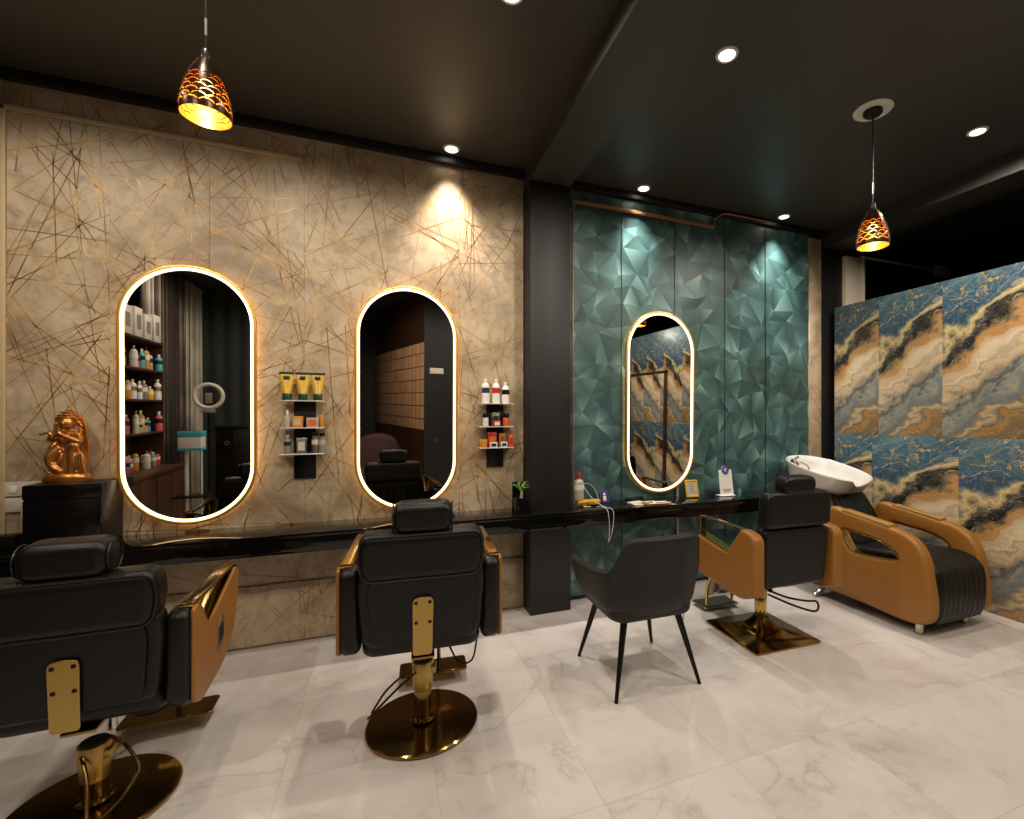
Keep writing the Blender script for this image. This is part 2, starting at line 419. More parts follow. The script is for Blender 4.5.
    def build(s, name, mats, parent=None, smooth=True, ang=38, loc=None):
        bmesh.ops.recalc_face_normals(s.bm, faces=s.bm.faces)
        me = bpy.data.meshes.new(name); s.bm.to_mesh(me); s.bm.free()
        for mm in (mats if isinstance(mats, (list, tuple)) else [mats]): me.materials.append(M[mm] if isinstance(mm, str) else mm)
        if smooth:
            me.shade_smooth(); me.set_sharp_from_angle(angle=math.radians(ang))
        o = bpy.data.objects.new(name, me); C.objects.link(o)
        if parent is not None: o.parent = parent
        if loc is not None: o.location = loc
        return o

def tag(o, label=None, cat=None, group=None, kind=None):
    if label: o['label'] = label
    if cat: o['category'] = cat
    if group: o['group'] = group
    if kind: o['kind'] = kind
    return o
def empty(name, loc=(0, 0, 0), rz=0, label=None, cat=None, group=None):
    o = bpy.data.objects.new(name, None); C.objects.link(o); o.empty_display_size = 0.1
    o.location = loc; o.rotation_euler = (0, 0, math.radians(rz)); return tag(o, label, cat, group)
def struct(o): o['kind'] = 'structure'; return o
def children(o): return [c for c in bpy.data.objects if c.parent == o]
def copy_tree(o, parent=None):
    kids = children(o); c = o.copy(); C.objects.link(c)
    if parent is not None: c.parent = parent
    for ch in kids: copy_tree(ch, c)
    return c
def rrect(x0, x1, y0, y1, r, n=6):
    rr = r if isinstance(r, (list, tuple)) else [r]*4     # bl, br, tr, tl
    out = []
    for (cx, cy, a0, q) in ((x0+rr[0], y0+rr[0], 180, rr[0]), (x1-rr[1], y0+rr[1], 270, rr[1]), (x1-rr[2], y1-rr[2], 0, rr[2]), (x0+rr[3], y1-rr[3], 90, rr[3])):
        for k in range(n+1):
            a = math.radians(a0+90*k/n); out.append((cx+q*math.cos(a), cy+q*math.sin(a)))
    return out
def spline(pts, k=6):
    P = [Vector(p) for p in pts]; L = len(P); Q = []
    for i in range(L):
        a, b, c, d = P[i-1], P[i], P[(i+1) % L], P[(i+2) % L]
        for j in range(k):
            u = j/k; q = 0.5*((2*b)+(c-a)*u+(2*a-5*b+4*c-d)*u*u+(3*b-a-3*c+d)*u**3); Q.append((q.x, q.y))
    return Q
def fillet(pts, r, n=4):
    """round the corners of a polygon; r may be a list"""
    L = len(pts); out = []
    for i in range(L):
        ri = r[i] if isinstance(r, (list, tuple)) else r
        a, b, c = Vector(pts[i-1]), Vector(pts[i]), Vector(pts[(i+1) % L])
        u = (a-b); v = (c-b); k = min(ri, u.length*0.45, v.length*0.45); u.normalize(); v.normalize()
        p0 = b+u*k; p2 = b+v*k
        for j in range(n+1):
            s_ = j/n; q = p0*(1-s_)**2+b*2*s_*(1-s_)+p2*s_*s_; out.append((q.x, q.y))
    return out
XZ = R(90, 'X')                       # slab plane XY -> XZ, thickness along Y
def resample(pl, n, cen):
    # n points of a closed loop at equal angles round a centre
    out = []
    for k in range(n):
        a = 2*PI*k/n; d = (math.cos(a), math.sin(a)); best = None
        for i in range(len(pl)):
            p, q = pl[i-1], pl[i]; ex, ey = q[0]-p[0], q[1]-p[1]; den = d[0]*ey-d[1]*ex
            if abs(den) < 1e-12: continue
            t_ = ((p[0]-cen[0])*ey-(p[1]-cen[1])*ex)/den; u_ = ((p[0]-cen[0])*d[1]-(p[1]-cen[1])*d[0])/den
            if t_ > 0 and -1e-9 <= u_ <= 1+1e-9 and (best is None or t_ > best): best = t_
        out.append((cen[0]+d[0]*best, cen[1]+d[1]*best))
    return out
YZ = Matrix(((0, 0, 1, 0), (1, 0, 0, 0), (0, 1, 0, 0), (0, 0, 0, 1)))     # slab (u, v, w) -> (y, z, x)

# ------------------------------------------------------------------ the room
WY = 3.65
def simple_box(name, mats, *a, **k):
    return MB().box(*a, **k).build(name, mats)
struct(simple_box('floor', 'floor', -3.0, 7.0, -4.6, 6.0, -0.1, 0))
struct(simple_box('ceiling', 'ceiling', -3.0, 7.0, -4.6, 6.0, CEIL, CEIL+0.1))

def pattern_lines(mb, x0, x1, z0, z1, y, n, seed, lw=0.0031):
    rnd = random.Random(seed)
    for _ in range(n):
        cx, cz = rnd.uniform(x0-0.2, x1+0.2), rnd.uniform(z0-0.2, z1+0.2)
        a = rnd.choice([rnd.uniform(15, 75), rnd.uniform(-75, -15), rnd.uniform(0, 180), rnd.uniform(80, 110)])
        L = rnd.uniform(0.16, 0.75); w = lw*rnd.uniform(0.55, 1.15)
        d = Vector((math.cos(math.radians(a)), math.sin(math.radians(a)))); p = Vector((cx, cz)); A = p-d*L; B = p+d*L
        t0, t1 = 0.0, 1.0; D = B-A; ok = True
        for (pp, q) in ((-D.x, A.x-x0), (D.x, x1-A.x), (-D.y, A.y-z0), (D.y, z1-A.y)):
            if abs(pp) < 1e-9:
                if q < 0: ok = False
            else:
                t = q/pp
                if pp < 0: t0 = max(t0, t)
                else: t1 = min(t1, t)
        if not ok or t0 >= t1: continue
        a0 = A+D*t0; b0 = A+D*t1; nn = Vector((-d.y, d.x))*w
        mb.quad([(a0.x-nn.x, y, a0.y-nn.y), (b0.x-nn.x, y, b0.y-nn.y), (b0.x+nn.x, y, b0.y+nn.y), (a0.x+nn.x, y, a0.y+nn.y)], m=1)
# cream wall with gold lines: upper sheets and a slightly prouder lower sheet
mb = MB(); mb.box(-2.9, 1.03, WY, WY+0.12, 0, CEIL)
xs = [-2.9, -1.985, -1.52, -1.03, -0.5, 0.03, 0.53, 1.03]
for i, (a, b) in enumerate(zip(xs, xs[1:])):
    yo = WY-0.004 if i % 2 else WY-0.006
    mb.box(a+0.0008, b-0.0008, yo, WY+0.01, 0.414, 3.40, m=0)
    pattern_lines(mb, a+0.002, b-0.002, 0.416, 3.39, yo-0.0006, 104 if i else 110, 11+i)
mb.box(-2.9, 1.03, WY-0.022, WY+0.01, 0.02, 0.410, r=0.008, m=0)
pattern_lines(mb, -2.9, 1.02, 0.03, 0.40, WY-0.0226, 140, 99, 0.0022)
struct(mb.build('wall_back', ['beige', 'goldline']))
# black cornice above
struct(simple_box('trim_1', 'black_paint', -2.9, 1.04, WY-0.045, WY, 3.40, CEIL, r=0.004))
# cream mouldings on the cream wall
mb = MB(); mb.box(-2.0, -1.97, WY-0.02, WY-0.004, 0.82, 3.26, r=0.004); mb.box(-2.0, -0.52, WY-0.02, WY-0.005, 3.235, 3.265, r=0.004)
struct(mb.build('trim_2', 'cream_trim'))

# black column and beams
struct(simple_box('wall_column', 'black_paint', 1.035, 1.365, 3.465, WY+0.1, 0, CEIL, r=0.004))
struct(simple_box('ceiling_beam', 'ceiling', 1.03, 1.36, -4.6, WY, 3.325, CEIL+0.02)); bpy.data.objects['ceiling_beam'].name = 'trim_3'
struct(simple_box('trim_4', 'ceiling', 4.28, 4.62, -4.6, 6.0, 3.30, CEIL+0.02))

# teal faceted wall
def facet_wall(x0, x1, z0, z1, y, seed=4):
    rnd = random.Random(seed); pts = []
    sx = 0.165; sz = 0.150; nx = int((x1-x0)/sx); nz = int((z1-z0)/sz)
    for i in range(nx+1):
        for j in range(nz+1):
            px = x0+(x1-x0)*(i+(0.5 if j % 2 else 0))/nx; pz = z0+(z1-z0)*j/nz
            px += rnd.uniform(-0.06, 0.06) if 0 < i < nx else 0; pz += rnd.uniform(-0.06, 0.06) if 0 < j < nz else 0
            pts.append(Vector((min(max(px, x0), x1), min(max(pz, z0), z1))))
    for zz in (z0, z1):
        for xx in (x0, x1): pts.append(Vector((xx, zz)))
    vs_, es, fs, *_ = delaunay_2d_cdt(pts, [], [], 0, 1e-4)
    bm = bmesh.new(); col = bm.loops.layers.color.new('facet')
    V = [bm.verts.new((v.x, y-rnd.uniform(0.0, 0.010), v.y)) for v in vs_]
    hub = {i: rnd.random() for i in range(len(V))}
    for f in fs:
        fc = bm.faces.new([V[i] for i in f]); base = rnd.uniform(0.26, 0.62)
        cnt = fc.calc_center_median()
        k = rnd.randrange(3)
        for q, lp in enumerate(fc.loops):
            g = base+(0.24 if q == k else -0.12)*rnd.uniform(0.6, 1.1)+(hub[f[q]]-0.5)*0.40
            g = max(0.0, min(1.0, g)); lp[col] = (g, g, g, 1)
    bmesh.ops.recalc_face_normals(bm, faces=bm.faces)
    for f in bm.faces:
        if f.normal.y > 0: f.normal_flip()
    me = bpy.data.meshes.new('wall_teal'); bm.to_mesh(me); bm.free(); me.materials.append(M['facet'])
    return me
mb = MB(); mb.box(1.36, 4.08, WY, WY+0.12, 0, CEIL); struct(mb.build('wall_alcove', 'black_paint'))
tw = bpy.data.objects.new('wall_teal', facet_wall(1.365, 4.075, 0.03, 3.40, WY-0.001)); C.objects.link(tw); struct(tw)
# sheet joints of the teal paper, copper moulding and the stepped conduit
mb = MB()
for x in (1.905, 2.444, 3.003, 3.50): mb.box(x-0.0025, x+0.0025, WY-0.0125, WY-0.0095, 0.03, 3.38)
struct(mb.build('trim_5', 'black_paint'))
mb = MB(); mb.box(1.444, 1.454, WY-0.025, WY-0.011, 0.80, 3.30, r=0.004); mb.box(1.435, 2.87, WY-0.03, WY-0.011, 3.285, 3.315, r=0.004)
mb.tube([(2.87, 3.63, 3.31), (2.87, 3.62, 3.37), (2.96, 3.60, 3.425), (3.03, 3.60, 3.43), (3.50, 3.60, 3.43)], 0.008, 8)
struct(mb.build('trim_6', 'copper_trim'))
struct(simple_box('trim_7', 'pale_trim', 2.462, 2.482, WY-0.022, WY-0.011, 0.45, 0.97, r=0.003))
struct(simple_box('trim_8', 'black_paint', 1.36, 4.30, WY-0.045, WY, 3.405, CEIL, r=0.003))
mb = MB(); mb.box(4.075, 4.245, WY-0.014, WY+0.1, 0, 3.37, r=0.003, m=0); pattern_lines(mb, 4.08, 4.24, 0.1, 3.36, WY-0.0146, 46, 7, 0.0022)
struct(mb.build('wall_strip', ['beige', 'goldline']))
struct(simple_box('trim_9', 'black_paint', 4.245, 4.56, WY-0.004, WY+0.1, 0, CEIL))
# pale door post, lintel bar and dark room behind the partition
mb = MB(); mb.box(4.56, 4.80, 3.60, 3.70, 0, 3.24, r=0.01); mb.box(4.80, 4.83, 3.585, 3.70, 0, 3.26, r=0.004)
mb.box(4.80, 6.05, 3.60, 3.63, 3.245, 3.265, r=0.004); mb.box(6.05, 6.30, 3.585, 3.64, 3.20, 3.31, r=0.01)
struct(mb.build('door_frame', 'post')); bpy.data.objects['door_frame'].name = 'trim_10'
struct(simple_box('wall_far', 'dark_wall', 4.83, 7.0, 3.9, 4.0, 0, CEIL))
struct(simple_box('wall_right', 'dark_wall', 6.9, 7.0, -4.6, 4.0, 0, CEIL))
struct(simple_box('wall_left', 'dark_wall', -3.0, -2.9, -4.6, 4.0, 0, CEIL))
struct(simple_box('wall_front', 'dark_wall', -3.0, 7.0, -4.7, -4.6, 0, CEIL))

# marble partition (two rows of large printed tiles) and its taller continuation towards the viewer's right
mb = MB()
mb.box(4.362, 4.44, 1.62, 3.575, 0, 2.655, r=0.002)
mb.box(4.360, 4.44, 1.62, 3.575, 0.0, 1.3485, r=0.001); mb.box(4.360, 4.44, 1.62, 3.575, 1.3515, 2.655, r=0.001)
struct(mb.build('wall_partition', 'fluid'))
mb = MB(); mb.box(4.362, 4.44, -3.2, 1.618, 0, 1.37, r=0.001); mb.box(4.362, 4.44, -3.2, 1.618, 1.373, 2.90, r=0.001)
struct(mb.build('wall_marble', 'fluid'))
mb = MB(); mb.box(4.31, 4.358, -0.67, 0.43, 0.02, 2.17, r=0.004); mbo = mb.build('door_1', 'fluid'); struct(mbo)
mb = MB(); mb.box(4.315, 4.362, -0.72, -0.675, 0, 2.22, r=0.003); mb.box(4.315, 4.362, 0.435, 0.48, 0, 2.22, r=0.003); mb.box(4.315, 4.362, -0.72, 0.48, 2.175, 2.22, r=0.003)
mb.build('door_frame', 'wood', mbo)

# back of the room, seen in the mirrors
struct(simple_box('wall_rear', 'dark_curtain', -2.9, -0.55, -2.1, -2.0, 0, CEIL))
mb = MB(); mb.box(0, 3.26, -0.03, 0.03, 1.14, 2.60, r=0.003)
g = struct(mb.build('wall_wood_grid', 'grid')); g.location = (0.89, -1.03, 0); g.rotation_euler = (0, 0, math.radians(258.9))
mb = MB(); mb.box(0, 3.26, -0.025, 0.025, 0, 1.14); mb.box(0, 3.26, -0.025, 0.025, 2.60, CEIL)
g = struct(mb.build('wall_rear_side', 'wood')); g.location = (0.895, -1.03, 0); g.rotation_euler = (0, 0, math.radians(258.9))
struct(simple_box('wall_pillar', 'black_paint', 0.86, 2.30, -1.20, -1.02, 0, CEIL))
sg = MB().box(0, 0.22, 0, 0.012, 0, 0.095, r=0.002).build('door_sign', 'post', loc=(0.95, -1.019, 2.08))
tag(sg, 'small blank beige plate high on the black pillar, seen in the middle mirror', 'sign')

# striped curtain on the left, seen in the mirror
mb = MB(); n = 90; rows = [0.05, 3.40]; P = []
t = bmesh.new()
for i in range(n+1):
    y = -1.95+i*(2.1/n); x = -2.50+0.045*math.sin(i*1.05)+0.012*math.sin(i*0.37)
    P.append((t.verts.new((x, y, 0.05)), t.verts.new((x, y, 3.40))))
for a, b in zip(P, P[1:]): t.faces.new((a[0], b[0], b[1], a[1]))
mb._add(t); cu = mb.build('curtain', 'curtain', ang=80)
sm = cu.modifiers.new('thick', 'SOLIDIFY'); sm.thickness = 0.006
tag(cu, 'floor length striped brown and cream curtain, seen in the left mirror', 'curtain')

# ------------------------------------------------------------------ ceiling lights
def downlight(i, x, y, w, cone, label, group='recessed ceiling downlights'):
    r = empty('ceiling_downlight', (x, y, CEIL), 0, label, 'ceiling light', group)
    MB().lathe([(0.041, -0.002), (0.044, -0.007), (0.056, -0.006), (0.060, 0.0)], 32).build('trim_ring', 'white', r)
    MB().cyl(0, 0, -0.004, -0.001, 0.040, n=32).build('lens', 'downlight', r)
    spot_light('spot', 0, 0, -0.03, w, cone, r, COOL if 1.9 < x and y > 3 else WARM)
DL = ['downlight nearest the top of the cream wall, above the middle mirror', 'downlight by the teal wall just right of the black column',
      'downlight by the far right end of the teal wall', 'downlight cut by the top edge of the photo left of the beam',
      'large bright downlight right of the ceiling beam', 'downlight right of the white ceiling rose',
      'downlight overhead beyond the top of the photo, above the middle barber chair', 'downlight overhead near the left wall, above the left barber chair',
      'downlight in the rear of the room on the left', 'downlight overhead just in front of the viewer', 'downlight in the rear on the right',
      'downlight by the dark rear curtain', 'downlight by the tall marble wall at the rear', 'downlight just beyond the right edge of the photo, beside the right beam']
for i, (x, y, w, cone) in enumerate(SPOTS): downlight(i, x, y, w, cone, DL[i])

# pendants
def shade_mesh():
    H = 0.235
    def rad(t):   # t 0 top .. 1 bottom
        return 0.018+0.072*math.sin(min(1, t*1.02)*PI/2)**0.85*(1-0.05*max(0, t-0.8)/0.2)
    nT, nZ, cols, rws = 200, 110, 10, 7
    bm = bmesh.new(); vv = []
    for j in range(nZ+1):
        t = j/nZ; vv.append([bm.verts.new((rad(t)*math.cos(2*PI*i/nT), rad(t)*math.sin(2*PI*i/nT), -t*H)) for i in range(nT)])
    def hole(th, t):
        if t < 0.30 or t > 0.95: return False
        for rw in range(rws):
            zc = 0.40+rw*0.085
            for k in range(cols):
                c0 = (k+(0.5 if rw % 2 else 0))/cols
                du = (th-c0+0.5) % 1-0.5
                u = du*cols/0.50; v = (zc-t)/0.070
                if v < 0.12: continue
                r1 = math.hypot(u, v); r2 = math.hypot(u/0.80, v/0.70)
                if r1 < 0.92 and r2 > 1.0: return True
        return False
    for j in range(nZ):
        for i in range(nT):
            if hole((i+0.5)/nT, (j+0.5)/nZ): continue
            k = (i+1) % nT; bm.faces.new((vv[j][i], vv[j+1][i], vv[j+1][k], vv[j][k]))
    loose = [v for v in bm.verts if not v.link_faces]
    bmesh.ops.delete(bm, geom=loose, context='VERTS')
    bmesh.ops.recalc_face_normals(bm, faces=bm.faces)
    me = bpy.data.meshes.new('lamp_shade'); bm.to_mesh(me); bm.free(); me.shade_smooth(); return me, rad, H
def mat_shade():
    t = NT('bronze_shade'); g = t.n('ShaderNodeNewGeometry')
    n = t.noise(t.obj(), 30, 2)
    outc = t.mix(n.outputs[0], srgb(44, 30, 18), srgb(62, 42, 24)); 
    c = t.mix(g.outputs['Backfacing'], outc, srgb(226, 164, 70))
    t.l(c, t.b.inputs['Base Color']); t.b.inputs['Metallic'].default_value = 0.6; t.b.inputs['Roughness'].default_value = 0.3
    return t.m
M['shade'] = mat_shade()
def pendant(x, y, ztop, label):
    r = empty('pendant_lamp', (x, y, ztop), 0, label, 'pendant lamp')
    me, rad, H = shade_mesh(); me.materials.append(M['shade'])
    o = bpy.data.objects.new('lamp_shade', me); C.objects.link(o); o.parent = r
    prof = [(rad(k/20)+0.007, -k/20*H+0.002) for k in range(21)]+[(rad(1)+0.004, -H-0.004)]
    MB().lathe(prof, 40).build('glass_cover', 'glass', r)
    MB().cyl(0, 0, 0.0, 0.04, 0.019, 0.015, 20, 0.003).build('lamp_holder', 'black_metal', r)
    MB().cyl(0, 0, -0.06, 0.0, 0.014, n=16).build('socket', 'black_metal', r)
    MB().ball((0, 0, -0.115), (0.028, 0.028, 0.036)).build('bulb', 'bulb', r)
    MB().tube([(0, 0, 0.04), (0, 0, CEIL-ztop)], 0.0035, 8).build('cord', 'black_metal', r)
    MB().tube([(0, 0, 0.10), (0, 0, 0.17)], 0.0055, 8).build('cord_grip', 'steel', r)
    MB().lathe([(0, -0.03), (0.045, -0.03), (0.055, -0.02), (0.055, 0.0)], 32, T(0, 0, CEIL-ztop-0.004)).build('ceiling_canopy', 'black_metal', r)
    MB().lathe([(0.05, -0.006), (0.108, -0.006), (0.112, 0)], 40, T(0, 0, CEIL-ztop)).build('ceiling_ring', 'pale_trim' if x < 0 else 'white', r)
    l = bpy.data.lights.new('lamp_glow', 'POINT'); l.energy = 1.6; l.color = (1, 0.72, 0.40); l.shadow_soft_size = 0.02
    lo = bpy.data.objects.new('lamp_glow', l); C.objects.link(lo); lo.parent = r; lo.location = (0, 0, -0.17)
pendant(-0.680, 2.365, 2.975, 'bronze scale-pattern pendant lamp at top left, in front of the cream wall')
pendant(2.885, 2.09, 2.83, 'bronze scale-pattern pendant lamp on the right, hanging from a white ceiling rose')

# ------------------------------------------------------------------ counter, cabinet
ct = empty('wall_counter', (0, WY, 0), 0, 'long black polished granite counter running along the whole wall under the mirrors', 'counter')
CT = 0.80
def counter_piece(name, x0, x1):
    return MB().box(x0, x1, 3.30-WY, -0.006, CT-0.025, CT, r=0.003).box(x0, x1, 3.308-WY, 3.335-WY, CT-0.120, CT-0.0252, r=0.002).box(x0, x1, 3.335-WY, -0.024, CT-0.05, CT-0.0252).build(name, 'granite', ct)
counter_piece('worktop', -2.6, 3.48)
cb = empty('box_cabinet', (-1.62, 3.42, CT), 0, 'glossy black box cabinet standing on the left end of the counter under the copper statue', 'cabinet')
M['cabinet_side'] = plain('satin_black_laminate', srgb(24, 22, 20), 0.42)
MB().box(-0.165, 0.163, 0.0, 0.222, 0.0, 0.345, r=0.003).build('body', 'cabinet_side', cb)
MB().box(-0.163, 0.161, -0.012, -0.001, 0.004, 0.262, r=0.003).build('door', 'black_gloss', cb)
MB().box(-0.165, 0.163, -0.014, -0.001, 0.268, 0.345, r=0.006).build('drawer', 'black_gloss', cb)

# ------------------------------------------------------------------ mirrors
TILT2, YAW2 = 1.1, 1.5
M['halo'] = plain('halo_led', (1, 0.8, 0.5), 0.4, emit=(1.0, 0.66, 0.32), es=4.5)
def capsule(w, h, n=28):
    r = w/2; return [(r*math.cos(a), h/2-r+r*math.sin(a)) for a in [PI*k/n for k in range(n+1)]]+[(-r*math.cos(a), -h/2+r-r*math.sin(a)) for a in [PI*k/n for k in range(n+1)]]
def wall_mirror(x, z, label, tilt=0.0, yaw=0.0):
    r = empty('wall_mirror', (x, WY-0.010, z), 0, label, 'mirror', 'backlit pill-shaped wall mirrors')
    r.rotation_euler = (math.radians(tilt), 0, math.radians(yaw)); r.location.y -= 0.8*math.sin(math.radians(abs(tilt)))+0.34*math.sin(math.radians(abs(yaw)))
    W, Hh = 0.70, 1.60
    MB().slab(capsule(W, Hh), 0.030, 0.004, T(0, -0.027, 0) @ XZ, inner=capsule(W-0.034, Hh-0.034)).build('frame', 'frame_gold', r)
    MB().slab(capsule(W-0.034, Hh-0.034), 0.028, 0.004, T(0, -0.028, 0) @ XZ, inner=capsule(W-0.066, Hh-0.066)).build('led_strip', 'led', r)
    MB().slab(capsule(W-0.065, Hh-0.065), 0.014, 0.001, T(0, -0.026, 0) @ XZ).build('glass', 'mirror', r, smooth=False)
    MB().lathe([(0.010, 0), (0.013, 0), (0.013, 0.001), (0.010, 0.001)], 20, T(0.19, -0.0345, -0.30) @ R(90, 'X')).build('touch_button', 'steel', r)
    MB().slab(capsule(W-0.04, Hh-0.04), 0.012, 0.001, T(0, -0.007, 0) @ XZ, inner=capsule(W-0.06, Hh-0.06)).build('backlight', 'halo', r)
    MB().slab(capsule(W-0.07, Hh-0.07), 0.018, 0.002, T(0, -0.008, 0) @ XZ).build('backing', 'black_metal', r)
wall_mirror(-1.115, 1.648, 'largest-looking glowing mirror, on the left beside the copper statue', 0.6, 1.0)
wall_mirror(0.160, 1.646, 'glowing mirror in the middle, behind the middle barber chair', TILT2, YAW2)
wall_mirror(2.272, 1.648, 'glowing mirror on the teal wall', 0.8)

# ------------------------------------------------------------------ barber chairs
def barber_chair(loc, rz, label, style, lift=0.0, base=(0, 0)):
    r = empty('barber_chair', loc, rz, label, 'chair')
    black = 'leather'; tan = 'tan'
    # base
    B = T(base[0], base[1], 0); sl = min(0, lift)
    if style == 'round':
        MB().lathe([(0, 0.003), (0.256, 0.003), (0.264, 0.008), (0.264, 0.016), (0.258, 0.022), (0.0, 0.022)], 72, B).build('base', 'dark_gold', r, ang=25)
    else:
        b = MB(); t = bmesh.new(); rings = []
        for (hw, z, rr) in ((0.268, 0.0, 0.02), (0.268, 0.012, 0.02), (0.258, 0.018, 0.02), (0.14, 0.030, 0.03), (0.08, 0.065, 0.03), (0.045, 0.115, 0.03)):
            rings.append([t.verts.new((x*1.0, y*(1.02 if hw > 0.1 else 1), z)) for x, y in rrect(-hw, hw, -hw, hw, rr, 5)])
        for a, c in zip(rings, rings[1:]):
            for i in range(len(a)): j = (i+1) % len(a); t.faces.new((a[i], a[j], c[j], c[i]))
        t.faces.new(rings[-1]); t.faces.new(rings[0][::-1]); b._add(t, None, B); b.build('base', 'dark_gold', r, ang=30)
    if style == 'round':
        MB().cyl(0, 0, 0.02, 0.22+sl, 0.040, n=32, M4=B).build('pole', 'dark_gold', r)
        MB().lathe([(0.040, 0.0), (0.054, 0.003), (0.058, 0.010), (0.054, 0.018), (0.040, 0.020)], 32, B @ T(0, 0, 0.024)).build('collar', 'dark_gold', r)
        MB().cyl(0, 0, 0.175+sl, 0.315+sl, 0.045, 0.050, 32, 0.004, M4=B).box(0.02, 0.062, -0.03, 0.03, 0.25+sl, 0.29+sl, r=0.006, M4=B).build('sleeve', 'gold_satin', r)
        MB().cyl(0, 0, 0.313+sl, 0.455+lift, 0.016, n=20).build('piston', 'chrome', r)
        MB().cyl(0, 0, 0.3152+sl, 0.321+sl, 0.042, n=24, M4=B).build('sleeve_cap', 'black_metal', r)
        if lift < 0:
            MB().tube([(0.05, -0.01, 0.265), (0.10, -0.03, 0.235), (0.145, -0.05, 0.17), (0.15, -0.07, 0.12), (0.115, -0.13, 0.07), (0.06, -0.20, 0.05)], 0.0065, 8, 5, M4=B).build('pump_lever', 'dark_gold', r)
            MB().tube([(-0.02, -0.045, 0.225), (0.02, -0.10, 0.16), (0.05, -0.17, 0.08), (0.06, -0.20, 0.05)], 0.0065, 8, 5, M4=B).build('tilt_lever', 'dark_gold', r)
        else:
            MB().tube([(-0.045, 0.0, 0.285), (-0.10, -0.02, 0.255), (-0.17, -0.06, 0.215), (-0.225, -0.10, 0.15)], 0.0055, 8, 5).tube([(-0.03, -0.035, 0.275), (-0.10, -0.06, 0.235), (-0.17, -0.085, 0.185), (-0.235, -0.11, 0.135)], 0.0055, 8, 5).ball((-0.235, -0.11, 0.135), 0.009, 10).build('pump_lever', 'dark_gold', r)
    else:
        MB().cyl(0, 0, 0.11, 0.25, 0.038, 0.040, 32, 0.003, M4=B).build('pole', 'gold', r)
        MB().cyl(0, 0, 0.25, 0.33, 0.044, 0.044, 32, 0.004, M4=B).build('sleeve', 'gold_satin', r)
        MB().cyl(0, 0, 0.325, 0.42, 0.022, n=20).build('piston', 'chrome', r)
        MB().tube([(0.02, -0.01, 0.30), (0.14, -0.06, 0.25), (0.27, -0.11, 0.225), (0.35, -0.12, 0.215), (0.355, -0.135, 0.175), (0.30, -0.14, 0.16), (0.16, -0.08, 0.205), (0.02, -0.02, 0.27)], 0.0075, 8, 5).ball((0.045, -0.01, 0.295), 0.018, 12).build('pump_lever', 'black_metal', r)
    # seat
    zs_ = 0.04+lift if style == 'round' else 0.01
    MB().box(-0.16, 0.16, -0.16, 0.20, 0.405+zs_, 0.425+zs_, r=0.004).box(-0.05, 0.05, -0.24, 0.05, 0.390+zs_, 0.405+zs_, r=0.004).tube([(-0.10, -0.1, 0.392+zs_), (0.10, -0.1, 0.392+zs_)], 0.011, 10).build('seat_mechanism', 'dark_gold', r)
    MB().slab(rrect(-0.255, 0.255, -0.235, 0.29, 0.06), 0.125, 0.03, T(0, 0, 0.52+lift if style == 'round' else 0.498), puff=0.012).build('seat', black, r)
    # backrest : lower cushion, upper roll, headrest; leaning slightly back
    tilt = T(0, -0.245, 0.45) @ R(-4 if style == 'round' else -3, 'X').inverted()
    tilt = T(0, -0.245, 0.49+lift if style == 'round' else 0.465) @ R(4, 'X')
    hw = 0.265 if style == 'round' else 0.262; dz = (0.075 if lift >= 0 else -0.015) if style == 'round' else 0.02
    low = fillet([(-hw+0.02, 0.035), (hw-0.02, 0.035), (hw, 0.30), (hw-0.01, 0.375), (-hw+0.01, 0.375), (-hw, 0.30)], [0.07, 0.07, 0.05, 0.04, 0.04, 0.05], 5)
    if style != 'round': low = fillet([(-hw+0.012, -0.045), (hw-0.012, -0.045), (hw, 0.335), (-hw, 0.335)], 0.04, 5)
    MB().slab(low, 0.085, 0.022, tilt @ XZ, puff=0.012).build('backrest', black, r)
    if style == 'round':
        MB().slab([(x*0.84, 0.155+(y-0.155)*0.84) for x, y in low], 0.012, 0.005, tilt @ T(0, -0.049, 0) @ XZ, puff=0.004).build('back_panel', black, r)
        up = fillet([(-hw+0.02, 0.325), (hw-0.02, 0.325), (hw, 0.44), (hw-0.015, 0.535), (-hw+0.015, 0.535), (-hw, 0.44)], [0.085, 0.085, 0.06, 0.075, 0.075, 0.06], 7)
        MB().slab(up, 0.125, 0.038, tilt @ T(0, -0.005, 0) @ XZ, puff=0.014).build('back_roll', black, r)
        ut = [(x*1.004, 0.44+(y-0.44)*1.008) for x, y in up]
        MB().tube([(x, -0.062, z) for x, z in [(x*0.975, 0.43+(y-0.43)*0.91) for x, y in up]], 0.0035, 6, closed=True, M4=tilt).build('piping', 'piping', r)
        hd = fillet([(-0.120, 0.525), (0.120, 0.525), (0.124, 0.655), (-0.124, 0.655)], 0.052, 6)
        MB().slab(hd, 0.13, 0.032, tilt @ T(0, 0.005, 0) @ XZ, puff=0.01).build('headrest', black, r)
        MB().tube([(-0.122, z[0], z[1]) for z in [(0.055*math.cos(a), 0.592+0.055*math.sin(a)) for a in [2*PI*k/20 for k in range(20)]]], 0.003, 6, closed=True, M4=tilt).build('headrest_piping', 'piping', r)
        MB().tube([(0.122, z[0], z[1]) for z in [(0.055*math.cos(a), 0.592+0.055*math.sin(a)) for a in [2*PI*k/20 for k in range(20)]]], 0.003, 6, closed=True, M4=tilt).build('headrest_piping', 'piping', r)
    else:
        up = fillet([(-hw-0.005, 0.345), (hw+0.005, 0.345), (hw-0.002, 0.575), (-hw+0.002, 0.575)], [0.042, 0.042, 0.055, 0.055], 5)
        MB().slab(up, 0.10, 0.026, tilt @ T(0, -0.005, 0) @ XZ, puff=0.008).build('back_roll', black, r)
        hd = fillet([(-0.130, 0.555), (0.130, 0.555), (0.126, 0.672), (-0.126, 0.672)], 0.05, 5)
